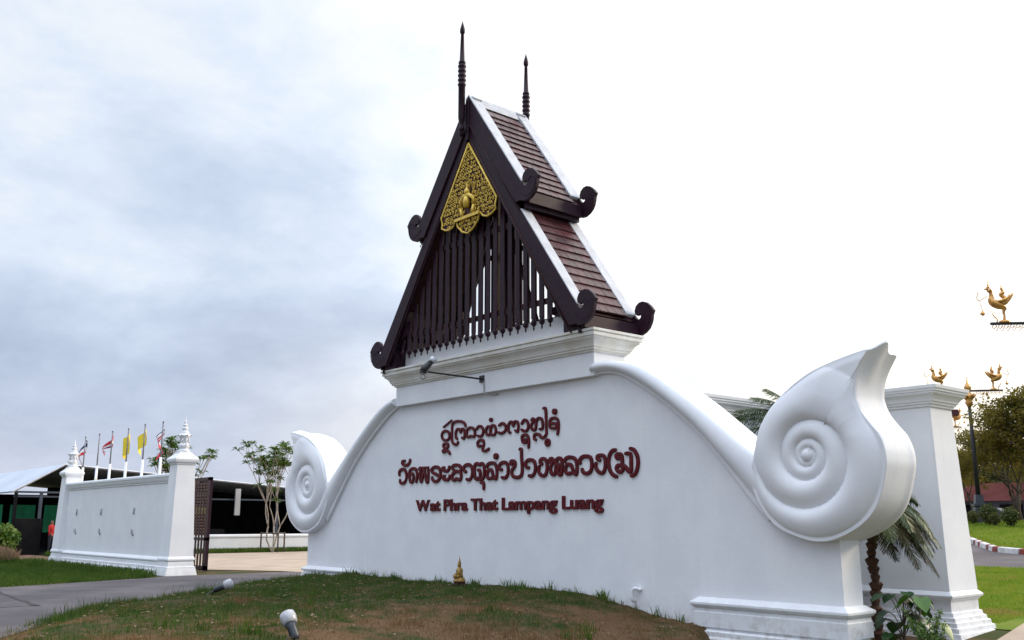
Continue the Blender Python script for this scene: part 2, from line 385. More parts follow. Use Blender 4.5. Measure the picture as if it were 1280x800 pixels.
struct(rawmesh('mound', V, np.stack([k, k+1, k+nx+1, k+nx], 1), MOUND, smooth=True))
# grass blades: each a bent three-point strip
def blades(name, pts, hmin, hmax, wd, m, label, parent=None, lean=.5):
    P = np.array(pts, float); n = len(P); a = rng.uniform(0, 2*PI, n); h = rng.uniform(hmin, hmax, n)
    if P.shape[1] > 3: h = h*P[:, 3]
    la = rng.uniform(0, 2*PI, n); ll = rng.uniform(.1, lean, n)*h
    d = np.stack([np.cos(a), np.sin(a), a*0], 1)*(wd*rng.uniform(.6, 1.3, n))[:, None]
    l = np.stack([np.cos(la)*ll, np.sin(la)*ll, h], 1); B = P[:, :3]
    mid = B+l*np.array([.4, .4, .6]); tip = B+l
    V = np.stack([B-d, B+d, mid+d*.6, mid-d*.6, tip], 1).reshape(-1, 3); i = np.arange(n)*5
    Fc = np.concatenate([np.stack([i, i+1, i+2], 1), np.stack([i, i+2, i+3], 1), np.stack([i+3, i+2, i+4], 1)])
    o = rawmesh(name, V, Fc, m, parent)
    return stuff(o, label, 'grass') if label else o
def patchy(x, y):
    return vnoise(x, y, .9, 1)+.5*vnoise(x, y, 2.7, 3)
pts = []
for _ in range(250000):
    x = random.uniform(-.6, 21); y = random.uniform(-12.5, -.03)
    h, s_ = mound_h(x, y)
    if s_ < .12: continue
    q = patchy(x, y)
    if q > .15 and random.random() < .55: continue
    k_ = 1.0 if q < -.1 else .6
    if y > -.5: k_ *= 1.5 if (4.6 < x < 6.3 or 11 < x < 12.6 or 2.2 < x < 3) else .8
    if s_ < .8 and x < 9: k_ *= 1.7
    if x > 10.5 and random.random() < .35: continue
    tuft = vnoise(x*1.7, y*1.7, 4.3, 5)
    if tuft > .45: k_ *= 1.75
    elif tuft < -.5: k_ *= .6
    pts.append((x, y, h-.01, k_))
blades('mound_grass', pts, .035, .11, .006, GR1, 'short patchy green and dried brown grass covering the mound before the sign wall')
wd_ = []; R_ = random.Random(41)
for _ in range(70):
    x = R_.uniform(0, 16); y = R_.uniform(-10, -.1) if R_.random() < .6 else R_.uniform(-.35, -.08)
    h, s_ = mound_h(x, y)
    if s_ < .15: continue
    for _k in range(R_.randint(10, 34)): wd_.append((x+R_.gauss(0, .07), y+R_.gauss(0, .07) if y < -.3 else min(-.03, y+R_.gauss(0, .05)), h-.01, R_.uniform(.6, 1.2)))
blades('mound_weeds', wd_, .10, .24, .010, GR3, 'taller weeds scattered over the mound and along the foot of the sign wall')
V = []
for _ in range(900):
    x = R_.uniform(0, 18); y = R_.uniform(-12, -.1); h, s_ = mound_h(x, y)
    if s_ < .05: continue
    a = R_.uniform(0, 6.3); L = R_.uniform(.03, .07); c_, q_ = math.cos(a)*L, math.sin(a)*L; z = h+R_.uniform(.02, .06)
    V += [(x-c_, y-q_, z), (x-q_*.4, y+c_*.4, z+.02), (x+c_, y+q_, z+.01), (x+q_*.4, y-c_*.4, z+.02)]
i_ = np.arange(len(V)//4)*4
stuff(rawmesh('fallen_leaves', np.array(V), np.stack([i_, i_+1, i_+2, i_+3], 1), DRYG), 'small dry brown fallen leaves scattered on the mound', 'leaves')
pts = []
for _ in range(60000):
    x = random.uniform(-17, 1.5); y = random.uniform(-14, -2.95)
    xe = -2.75+(-3.3-y)*.394
    if x > xe+.05: continue
    if y > -3.4 and x > -3.6: continue
    d = abs(x-25.7)
    if random.random() > .9 and y < -6: continue
    pts.append((x, y, T(x, y), 1.6 if y > -4.2 else .9))
blades('verge_grass', pts, .05, .17, .012, GR3, 'green grass strip between the driveway and the left boundary wall')
pts = []
for _ in range(26000):
    x = random.uniform(-22.9, -22.0+.3); y = random.uniform(-1, 20); pts.append((x, y, T(x, y)))
blades('yard_edge_grass', pts, .08, .30, .02, GR3, 'grass strip growing along the foot of the low white yard wall')
pts = []
for _ in range(70000):
    x = random.uniform(10.5, 18.4); y = random.uniform(4.6, 16.1)
    if x > 17.4 and y < 6.2: continue
    pts.append((x, y, T(x, y)+.01))
blades('near_lawn_grass', pts, .03, .08, .010, GR2, 'bright green lawn beside the right pier')
pts = []
for _ in range(40000):
    x = random.uniform(1, 16); y = kerb_y(x)+.3+random.uniform(0, 15); pts.append((x, y, T(x, y)+.1))
blades('far_lawn_grass', pts, .05, .12, .018, GR2, 'green lawn beyond the red and white kerb')
# ------------------------------------------------------------------ kerb of red and white blocks
kt = thing('painted_kerb', 'curved kerb painted in red and white blocks along the far side of the road', 'kerb', (10.4, 21.9, T(10.4, 21.9)))
pts = [Vector((x, kerb_y(x), 0)) for x in np.arange(1.5, 18, .05)]
L = 0; seg = [pts[0]]; idx = 0; blocks = []
for a, b in zip(pts, pts[1:]):
    L += (b-a).length; seg.append(b)
    if L >= (1.15 if idx % 4 == 0 else .42 if idx % 4 in (1, 3) else .55): blocks.append((idx, seg)); idx += 1; seg = [b]; L = 0
for idx, seg in blocks:
    mb = MB(); a, b = seg[0], seg[-1]; t = (b-a).normalized(); nrm = Vector((-t.y, t.x, 0)); a = a+t*.015; b = b-t*.015
    rings = []
    for p in (a, b):
        z = T(p.x, p.y); rings.append([p+nrm*-.10+ZZ*z, p+nrm*-.08+ZZ*(z+.19), p+nrm*.10+ZZ*(z+.21), p+nrm*.14+ZZ*(z+.0)])
    mb.loft(rings); o = mb.build('kerb_block', KERBR if idx % 4 in (1, 3) else KERBW, kt); bev(o, .015)
# ------------------------------------------------------------------ THE SIGN WALL
SW = thing('sign_wall', 'large white temple sign wall with scrolled ends, red lettering and a steep dark gabled roof', 'sign wall', (8.5, 0.3, 0))
UP = [(11.6, 4.80), (12.03, 4.85), (12.47, 4.83), (13.07, 4.69), (13.60, 4.41), (14.41, 3.86), (15.16, 3.27), (15.86, 2.71), (16.15, 2.45)]
LO = [(11.6, 4.58), (11.83, 4.60), (12.42, 4.58), (12.97, 4.36), (13.83, 3.80), (14.62, 3.14), (15.33, 2.36), (15.72, 1.9), (16.0, 1.6)]
UPc = catmull([(a, b, 0) for a, b in UP], 5); LOc = catmull([(a, b, 0) for a, b in LO], 5)
MID = [((a.x+b.x)/2, (a.y+b.y)/2) for a, b in zip(UPc, LOc)]
mirX = lambda x: 17.13-x
def body_poly():
    R = [(x, z) for x, z in MID]; Lm = [(mirX(x), z) for x, z in reversed(MID)]
    return [(-.03, -.75), (17.27, -.75), (17.27, 1.75)]+R[::-1]+Lm[::-1]+[(-.03, 1.75)]
mb = MB(); mb.prism(body_poly(), 0, .58); bev(mb.build('wall_body', WHITE, SW), .015)
# roll moulding following the shoulders: sweep of a half-round section with a small fillet at its lower edge
def roll(mir):
    mb = MB(); rings = []
    for a, b in zip(UPc, LOc):
        if a.x < (12.52 if mir else 11.99): continue
        X = (lambda x: mirX(x)) if mir else (lambda x: x)
        d = Vector((b.x-a.x, b.y-a.y, 0)); prof = []
        for t, y in ((0, .70), (0, -.12), (.02, -.155), (.10, -.195), (.25, -.235), (.42, -.245), (.58, -.225), (.72, -.17), (.80, -.115), (.82, -.10), (.83, -.085), (.98, -.08), (1.0, -.065), (1.0, .62)):
            p = a+d*t; prof.append((X(p.x), y, p.y))
        rings.append(prof)
    mb.loft(rings, smooth=True)
    o = mb.build('roll_moulding', WHITE, SW)
    m = o.modifiers.new('es', 'EDGE_SPLIT'); m.split_angle = math.radians(42); return o
roll(False); roll(True)
# volutes with spiral relief
VO = [(-1.06, .04), (-.97, .32), (-.88, .54), (-.70, .80), (-.37, 1.08), (.01, 1.31), (.31, 1.43), (.77, 1.55), (1.12, 1.615), (1.19, 1.60), (1.07, 1.42), (.965, 1.20), (.92, .93), (.96, .74), (1.02, .61), (1.15, .43), (1.26, .29), (1.33, .12), (1.36, -.06), (1.34, -.28), (1.19, -.75), (.94, -1.06), (.56, -1.28), (.18, -1.38), (-.22, -1.33), (-.72, -1.11), (-1.05, -.66), (-1.14, -.25), (-1.06, .04)]
SMW = [(a*2.5, math.exp(-(a*2.5/14)**2)) for a in range(-12, 13)]; _s = sum(b for a, b in SMW); SMW = [(a, b/_s) for a, b in SMW]
def volute(cx, cz, mir, sx=1.0, tk=1.0):
    C_ = catmull([(a, b, 0) for a, b in VO], 6)
    ang = [math.atan2(p.y, p.x) % (2*PI) for p in C_]; rad = [math.hypot(p.x, p.y) for p in C_]
    order = sorted(range(len(C_)), key=lambda i: ang[i]); A_ = [ang[i] for i in order]; R_ = [rad[i] for i in order]
    NP = 300; NR = 84
    phis = sorted(set([2*PI*i/NP for i in range(NP)]+[math.radians(x) for x in (52.5, 53, 53.4, 54, 54.6, 55.3, 56)])); NP = len(phis)
    def Rf(p): return float(np.interp(p, A_, R_, period=2*PI))
    kk = math.log(2.1)/(2*PI)
    def Rs(p): return sum(Rf(p+math.radians(a))*w_ for a, w_ in SMW)
    def g(p):                      # outermost groove; p measured so that the groove tightens anticlockwise
        q = p-1.5*PI               # from straight down
        if q < -PI*.55: q += 2*PI  # region after the roll joins
        return .86*math.exp(-kk*q)
    def H(r, p):
        R = Rf(p); gg = g(p)
        e = R-r; rim = sm(0, .035, e)
        if r >= gg:
            q_ = (p-1.5*PI) % (2*PI)
            if q_ > PI*1.45: q_ -= 2*PI
            R2 = max(gg+.1, min(Rs(p), 1.55)-.06); go = lerp(R2, max(R2, gg*2.1), sm(.95*PI, 1.45*PI, q_))
            t = max(0, min(1, (r-gg)/max(.06, go-gg)))
            wdt = go-gg
            pk = lerp(.40, .30, sm(.55, .85, wdt))
            tt = t**(math.log(.5)/math.log(pk)) if t > 0 else 0
            h = .125*max(0, math.sin(PI*min(tt, 1)))**.74*min(1.1, wdt/.47)
            fl = sm(1.05, 2.2, wdt/.5)
            h = h*(1-.35*fl)+.04*sm(0, .2, e)*fl*sm(0, .5, t)
            return h*rim
        u = math.log(gg/max(r, .02))/math.log(2.1); i = int(u); G_ = gg/2.1**i; gi = G_/2.1; t = max(0, min(1, (r-gi)/(G_-gi)))
        if r < .105: return .09*math.sqrt(max(0, 1-(r/.105)**2))
        t = t**(math.log(.5)/math.log(.40)) if t > 0 else 0
        return .125*max(0, math.sin(PI*t))**.74*min(1.1, (G_-gi)/.47)*rim
    sgn = -1 if mir else 1; rr = [(i/NR)**.85 for i in range(NR+1)]
    mb = MB(); V = []; Fc = []
    for p in phis:
        R = Rf(p)
        for q in rr:
            r = R*q; V.append((cx+sgn*sx*r*math.cos(p), -.22-H(r, p), cz+r*math.sin(p)))
    n1_ = NR+1
    for i in range(NP):
        j = (i+1) % NP
        for k in range(NR): Fc.append((i*n1_+k, j*n1_+k, j*n1_+k+1, i*n1_+k+1))
    mb.add(V, Fc, True)
    # side wall and back: front edge - mid (slightly wider, tip pulled out) - rear
    rings = []
    for y, e, tp in [(-.22, 0, 0), (-.208, .010, 0)]+[(-.20+.78*j/10, .010+.006*math.sin(PI*j/10), .20*math.exp(-((j-4.5)/2.4)**2)) for j in range(1, 10)]+[(.58, .022, .0), (.61, .026, 0), (.70, .022, 0), (.73, 0, 0)]:
        ring = []
        for p in phis:
            R = Rf(p)+e; k = math.exp(-((p-math.radians(54))/.05)**2)
            x = R*math.cos(p)+tp*k*.8*tk; z = R*math.sin(p)+tp*k*.75*tk
            ring.append((cx+sgn*sx*x, y, cz+z))
        rings.append(ring)
    mb.loft(rings, caps=False, smooth=True)
    b = len(mb.v)-NP; mb.v.append((cx, .745, cz)); c_ = len(mb.v)-1
    for i in range(NP): mb.f.append((b+i, b+(i+1) % NP, c_)); mb.m.append(0); mb.sm.append(False)
    bm_ = mb.build('volute', WHITE, SW); me = bm_.data
    bm = bmesh.new(); bm.from_mesh(me); bmesh.ops.remove_doubles(bm, verts=bm.verts, dist=.0008); bmesh.ops.recalc_face_normals(bm, faces=bm.faces); bm.to_mesh(me); bm.free()
    m = bm_.modifiers.new('es', 'EDGE_SPLIT'); m.split_angle = math.radians(38)
    return bm_
volute(16.92, 2.67, False); volute(.21, 2.67, True, 1.02, .45)
# plinths
pp = [(-.75, .16), (-.42, .16), (-.38, .13), (-.30, .13), (-.28, .06), (-.24, .04), (-.235, .09), (.02, .09), (.03, .075), (.09, .07), (.11, .105), (.15, .135), (.19, .135), (.27, .012), (.272, -.05)]
mb = MB(); mb.rect(14.40, 17.275, -.004, .584, pp); bev(mb.build('plinth', WHITE, SW), .006)
mb = MB(); mb.rect(-.035, 2.72, -.004, .584, [(-.3, .15), (.06, .15), (.10, .11), (.16, .10), (.17, .06), (.20, .06), (.22, .12), (.26, .13), (.34, .01), (.342, -.05)]); bev(mb.build('plinth', WHITE, SW), .006)
# pedestal, cornice, parapet
mb = MB(); mb.rect(4.64, 11.98, -.15, .80, [(4.585, 0), (5.09, 0)]); bev(mb.build('pedestal', WHITE, SW), .01)
cp = [(5.09, .0), (5.093, .035), (5.13, .04), (5.14, .085), (5.18, .09), (5.185, .115), (5.20, .12), (5.24, .135), (5.29, .165), (5.33, .205), (5.355, .25), (5.36, .235), (5.385, .235), (5.39, .275), (5.46, .285), (5.465, .265), (5.475, .265), (5.48, .31), (5.53, .315), (5.532, .2)]
mb = MB(); mb.rect(4.64, 11.98, -.15, .80, cp); bev(mb.build('cornice', CREAM, SW), .005)
mb = MB(); mb.rect(4.95, 11.45, -.12, .78, [(5.532, 0), (6.02, 0)]); bev(mb.build('parapet', WHITE, SW), .01)
# ---- roof
XC = 8.2; YF, YB = -.60, 1.34
roof = MB()
def slab(x0, z0, x1, z1, th, y0, y1, mb, side=1):
    d = Vector((x1-x0, 0, z1-z0)).normalized(); nrm = Vector((-d.z, 0, d.x)) if d.x > 0 else Vector((d.z, 0, -d.x))
    q = [Vector((x0, 0, z0)), Vector((x1, 0, z1)), Vector((x1, 0, z1))-nrm*th, Vector((x0, 0, z0))-nrm*th]
    mb.prism([(XC+side*p.x, p.z) for p in q], y0, y1)
SLU = 1.41; SLL = 1.427
for sd in (1, -1):
    slab(0.02, 11.93-.03, 2.08, 11.93-2.06*SLU, .10, YF+.06, YB-.06, roof, sd)
    slab(1.55, 11.22-1.55*SLL, 3.72, 11.22-3.72*SLL, .10, YF+.08, YB-.08, roof, sd)
RF = roof.build('roof', WOODR, SW)
# hook shape relative to the end of the upper edge of a board
HOOK = [(0, 0), (.03, -.035), (.09, -.045), (.145, -.01), (.15, .05), (.10, .07), (.03, .05), (-.035, .10), (-.045, .18), (.0, .28), (.09, .345), (.21, .36), (.33, .32), (.45, .22), (.545, .10), (.50, .02), (.48, -.08), (.45, -.18), (.38, -.29), (.27, -.37), (.14, -.42), (.0, -.42), (-.12, -.37)]
INN = [(.10, -.02), (.16, .03), (.13, .09), (.07, .085), (.045, .04)]
def board(sd, apex, E, w_in, y0, y1, inner_slope=None, start=0.0):
    ex, ez = E; pl = [(start, apex-start*(apex-ez)/ex)]
    pl.append((ex-.03, ez+.03*(apex-ez)/ex))
    pl += [(ex+.01+a*.93, ez-.0+b*.96) for a, b in HOOK[1:]]
    s_ = inner_slope or (apex-ez)/ex
    bx = (apex-w_in-ez+.37)/s_
    pl.append((bx, apex-w_in-bx*s_))
    pl.append((start, apex-w_in-start*s_))
    return [(XC+sd*a, b) for a, b in pl]
for sd in (1, -1):
    for (yy0, yy1) in ((YF, YF+.09), (YB-.09, YB)):
        f_ = yy0 < 0
        mb = MB(); mb.prism(board(sd, 12.06, (2.06, 9.15), .76, 0, 0, 1.42, .0 if sd > 0 else .003), yy0, yy1)
        o = mb.build('upper_bargeboard', WOOD, RF); bev(o, .008)
        y2 = (yy0+.035, yy1+.03) if f_ else (yy0-.03, yy1-.035)
        mb = MB(); mb.prism(board(sd, 11.33, (3.75, 6.0), .47, 0, 0, 1.55, .0 if sd > 0 else .003), *y2)
        # raised fillet along the lower board
        o = mb.build('lower_bargeboard', WOOD, RF); bev(o, .008)
        # little spiral line in each hook and a shadow groove strip
        for (ex, ez) in ((2.12, 9.13), (3.81, 5.98)):
            yy = yy0-.004 if f_ else yy1+.004
            mb = MB(); c_ = [(XC+sd*(ex+a), yy, ez+b) for a, b in ((-.20, -.10), (-.02, -.24), (.16, -.27), (.30, -.17), (.36, -.02), (.32, .10), (.22, .14), (.14, .09), (.15, .01), (.21, -.01))]
            mb.tube(catmull(c_, 3), .006, 5); mb.build('hook_scroll', WOOD, RF)
    # inner fillet on the front boards
    mb = MB(); mb.tube([(XC+sd*.02, YF-.005, 11.30), (XC+sd*1.95, YF-.002, 11.30-1.95*1.415)], .014, 4); mb.build('board_fillet', WOODR, RF)
    mb = MB(); mb.tube([(XC+sd*.02, YF+.03, 10.95), (XC+sd*3.55, YF+.03, 10.95-3.55*1.545)], .022, 4); mb.build('board_fillet', WOODR, RF)
    # white verge caps on top of the slopes, front and back; thick enough to sit proud of the tiles
    for (y0, y1, fr_) in ((YF+.0935, YF+.36, 1), (YB-.36, YB-.0935, 0)):
        y0u, y1u, y0l, y1l = y0, y1, y0, y1
        if sd > 0 and fr_: y0u, y0l = YF+.006, YF+.05
        if sd > 0 and not fr_: y1u, y1l = YB-.006, YB-.05
        mb = MB(); slab(.0 if sd > 0 else .004, 12.10, 2.02, 12.10-2.02*SLU, .16, y0u, y1u, mb, sd)
        o = mb.build('verge_cap', CAPW, RF); bev(o, .015)
        mb = MB(); slab(1.93, 11.38-1.93*SLL, 3.72, 11.38-3.72*SLL, .14, y0l, y1l, mb, sd)
        o = mb.build('verge_cap', CAPW, RF); bev(o, .015)
    # eave boards running front to back under each slope
    for (ex, ez) in ((2.10, 9.02), (3.80, 5.86)):
        for (dx, z0, z1) in ((0, -.02, -.30), (-.10, -.29, -.40)):
            mb = MB(); mb.box((XC+sd*(ex+dx)-.05, YF+.12, ez+z1), (XC+sd*(ex+dx)+.05, YB-.12, ez+z0)); bev(mb.build('eave_board', WOOD, RF), .008)
mb = MB(); mb.prism([(XC-.16, 11.80), (XC-.02, 12.08), (XC+.02, 12.08), (XC+.16, 11.80)], YF+.3605, YB-.3605); bev(mb.build('ridge_cap', CAPW, RF), .02)
# tiles
def tile_mesh(L, wd, th=.03):
    mb = MB(); v = [(0, 0, -.0), (L, 0, .034), (L, wd, .034), (0, wd, 0), (0, 0, th), (L-.008, 0.004, th+.034), (L-.008, wd-.004, th+.034), (0, wd, th)]
    mb.add(v, [(0, 3, 2, 1), (4, 5, 6, 7), (0, 1, 5, 4), (1, 2, 6, 5), (2, 3, 7, 6), (3, 0, 4, 7)])
    return mb
tm = {}
def tiles(ax, s0, s1, rows, slope, zb, side):
    ang = math.atan(slope); cs, sn = math.cos(ang), math.sin(ang); pitch = (s1-s0)/rows; y0, y1 = YF+.362, YB-.362; W_ = (y1-y0)
    st = MB()
    for r in range(rows):
        s_ = s0+r*pitch; off = .5 if r % 2 else 0; ncol = 5; wd = W_/ncol; edges = [y0]+[y0+wd*(c+off) for c in range(0 if off else 1, ncol)]+[y1]
        edges = sorted(set(round(e, 5) for e in edges))
        for a, b in zip(edges, edges[1:]):
            w2 = b-a-.006; key = (round(w2, 3), round(pitch, 3))
            px = s_*cs; pz = zb-s_*sn
            if side > 0:
                if key not in tm:
                    o = tile_mesh(pitch*1.12, w2).build('roof_tile', TILE, RF); tm[key] = o.data
                else: o = link('roof_tile', tm[key], RF)
                o.location = (XC+px+.004*sn, a+.003, pz+.004*cs)
                o.rotation_euler = (random.uniform(-.006, .006), ang+random.uniform(-.012, .012), 0)
            else:
                Mx = Matrix.Translation((XC-px, a, pz)) @ Matrix.Rotation(-(ang), 4, 'Y') @ Matrix.Scale(-1, 4, (1, 0, 0))
                t_ = tile_mesh(pitch*1.12, w2); st.add([Mx @ Vector(q) for q in t_.v], t_.f)
    if side < 0:
        o = st.build('roof_tiles_left_slope', TILE, RF); o['kind'] = 'stuff'
for sd in (1, -1):
    tiles(0, .28, 3.56, 13, SLU, 11.94, sd)
    tiles(0, 3.10, 6.42, 12, SLL, 11.255, sd)
# spires
def spire(y, z0, z1, parent):
    mb = MB(); H_ = z1-z0; hs = H_-1.80; pr = [(0, .03), (.05, .06), (.12, .05), (.16, .085), (.22, .09), (.26, .06), (.34, .055), (.42, .085), (.50, .098), (hs, .100)] if H_ > 3 else [(0, .075), (.10, .085), (hs, .098)]
    z = hs
    for i in range(5): pr += [(z+.02, .118), (z+.06, .122), (z+.085, .098), (z+.12, .096)]; z += .125
    pr += [(z, .108), (z+.05, .10), (z+.07, .075), (H_-.36, .045), (H_-.35, .058), (H_-.30, .078), (H_-.22, .072), (H_-.10, .035), (H_, .004)]
    mb.lathe((XC-.12 if y < 0 else XC-.02, y, z0), [(a, b*.86) for a, b in pr], 14); o = mb.build('spire', WOOD, parent); return o
spire(YF-.115, 10.98, 14.12, RF); spire(YB+.02, 11.5, 13.88, RF)
mb = MB(); mb.box((XC-.07, YF-.03, 10.88), (XC+.05, YF-.0005, 11.95)); bev(mb.build('apex_block', WOOD, RF), .01)
# slatted gable screens with drop-shaped feet
def screen(yc, nm):
    fr = MB(); fr.box((5.0, yc-.02, 6.30), (11.4, yc+.05, 6.42)); fr.box((6.75, yc-.02, 8.35), (9.65, yc+.05, 8.47)); S_ = fr.build(nm, WOODR, SW)
    for k_ in range(22):
        x = 5.28+.268*k_; top = 10.85-abs(x-XC)*1.55-.02; z0 = 5.77
        if top < z0+.25: continue
        mb = MB(); wd = .073
        pr = [(z0+.24, wd), (top, wd)]
        mb.box((x-wd, yc-.052, z0+.24), (x+wd, yc-.0205, top))
        mb.lathe((x, yc-.036, z0), [(-.03, .006), (0, .018), (.04, .024), (.055, .014), (.07, .03), (.11, .062), (.15, .068), (.19, .058), (.22, .04), (.245, .05)], 6)
        mb.build('slat', WOOD, S_)
    return S_
screen(YF+.25, 'gable_screen'); screen(YB-.20, 'rear_gable_screen')
# king post and braces inside
mb = MB(); mb.box((XC-.09, .3, 6.02), (XC+.09, .46, 11.2)); mb.build('king_post', WOODR, SW)
for sd in (1, -1):
    mb = MB(); mb.tube([(XC+sd*1.5, .38, 6.05), (XC+sd*.25, .38, 9.2)], .07, 4, smooth=False); mb.build('brace', WOODR, SW)
    mb = MB(); mb.tube([(XC+sd*3.0, .38, 6.05), (XC+sd*.1, .38, 10.6)], .07, 4, smooth=False); mb.build('rafter', WOODR, SW)
mb = MB(); mb.box((4.9, -.3, 6.021), (5.5, 1.0, 6.2)); mb.box((10.9, -.3, 6.021), (11.5, 1.0, 6.2)); mb.build('wall_plate', WOOD, SW)
for sd, in ((-1,), (1,)):
    mb = MB(); mb.prism([(XC+sd*3.20, 5.54), (XC+sd*3.66, 5.54), (XC+sd*3.66, 5.98), (XC+sd*2.75, 7.0), (XC+sd*2.75, 6.35), (XC+sd*3.2, 6.1)], YF+.14, YB-.14); mb.build('eave_soffit', WOOD, SW)
# gold gable ornament
Yg = YF+.02
OUTL = [(8.2, 10.80), (9.36, 9.03), (9.30, 8.86), (9.33, 8.74), (9.18, 8.66), (9.0, 8.62), (8.82, 8.68), (8.70, 8.82), (8.62, 8.62), (8.42, 8.44), (8.2, 8.36), (7.98, 8.44), (7.78, 8.62), (7.70, 8.82), (7.58, 8.68), (7.40, 8.62), (7.22, 8.66), (7.07, 8.74), (7.10, 8.86), (7.04, 9.03)]
OUTL = [(8.2+(x-8.2)*.94, 10.80+(z-10.80)*.955) for x, z in OUTL]
mb = MB(); mb.prism(OUTL, Yg+.03, Yg+.055); GP = mb.build('gable_ornament', REDB, SW)
mb = MB(); mb.tube([(x, Yg+.005, z) for x, z in OUTL+[OUTL[0]]], .026, 6); mb.build('border', GOLD, GP)
from mathutils.geometry import tessellate_polygon
def inside(x, z, P=OUTL):
    c = False
    for (x0, z0), (x1, z1) in zip(P, P[1:]+P[:1]):
        if (z0 > z) != (z1 > z) and x < (x1-x0)*(z-z0)/(z1-z0)+x0: c = not c
    return c
mb = MB(); cnt = 0
for row in range(21):
    for c in range(-12, 13):
        z = 8.46+row*.112; x = 8.2+c*.118+(.059 if row % 2 else 0)
        if not (inside(x, z) and inside(x+.06, z) and inside(x-.06, z) and inside(x, z+.06) and inside(x, z-.06)): continue
        if abs(x-8.2) < .12 and 8.9 < z < 9.68: continue
        s_ = 1 if x > 8.2 else -1; a0 = random.uniform(0, 2*PI); r0 = random.uniform(.042, .062)
        p = [(x+s_*r0*(1-t*.75)*math.cos(a0+t*7), Yg+.015-.02*math.sin(t*3), z+r0*(1-t*.75)*math.sin(a0+t*7)) for t in [i/9 for i in range(10)]]
        mb.tube(p, [.016*(1-.5*i/9) for i in range(10)], 4)
        a1 = random.uniform(0, 2*PI)
        mb.tube([(x, Yg+.02, z), (x+.06*math.cos(a1), Yg, z+.06*math.sin(a1)), (x+.10*math.cos(a1+.5), Yg+.01, z+.10*math.sin(a1+.5))], [.015, .012, .003], 4)
mb.build('foliage_scroll', GOLD, GP)
mb = MB()   # seated figure on a lotus bar
mb.box((7.72, Yg-.05, 8.85), (8.68, Yg-.0, 8.925)); mb.lathe((8.2, Yg-.03, 9.52), [(-.08, .04), (-.05, .07), (0, .085), (.05, .07), (.08, .04), (.10, .035), (.14, .015), (.24, .005)], 10)
mb.tube([(7.94, Yg-.02, 9.16), (7.96, Yg-.03, 9.32), (8.10, Yg-.04, 9.42), (8.30, Yg-.04, 9.42), (8.44, Yg-.03, 9.32), (8.46, Yg-.02, 9.16)], [.035, .05, .06, .06, .05, .035], 6)
mb.tube([(8.2, Yg-.03, 9.45), (8.2, Yg-.04, 9.28), (8.2, Yg-.04, 9.12)], [.05, .10, .07], 8)
mb.tube([(7.95, Yg-.02, 9.14), (7.98, Yg-.02, 9.02), (8.0, Yg-.02, 8.93)], [.04, .05, .05], 6); mb.tube([(8.45, Yg-.02, 9.14), (8.42, Yg-.02, 9.02), (8.4, Yg-.02, 8.93)], [.04, .05, .05], 6)
mb.build('figure', GOLD, GP)
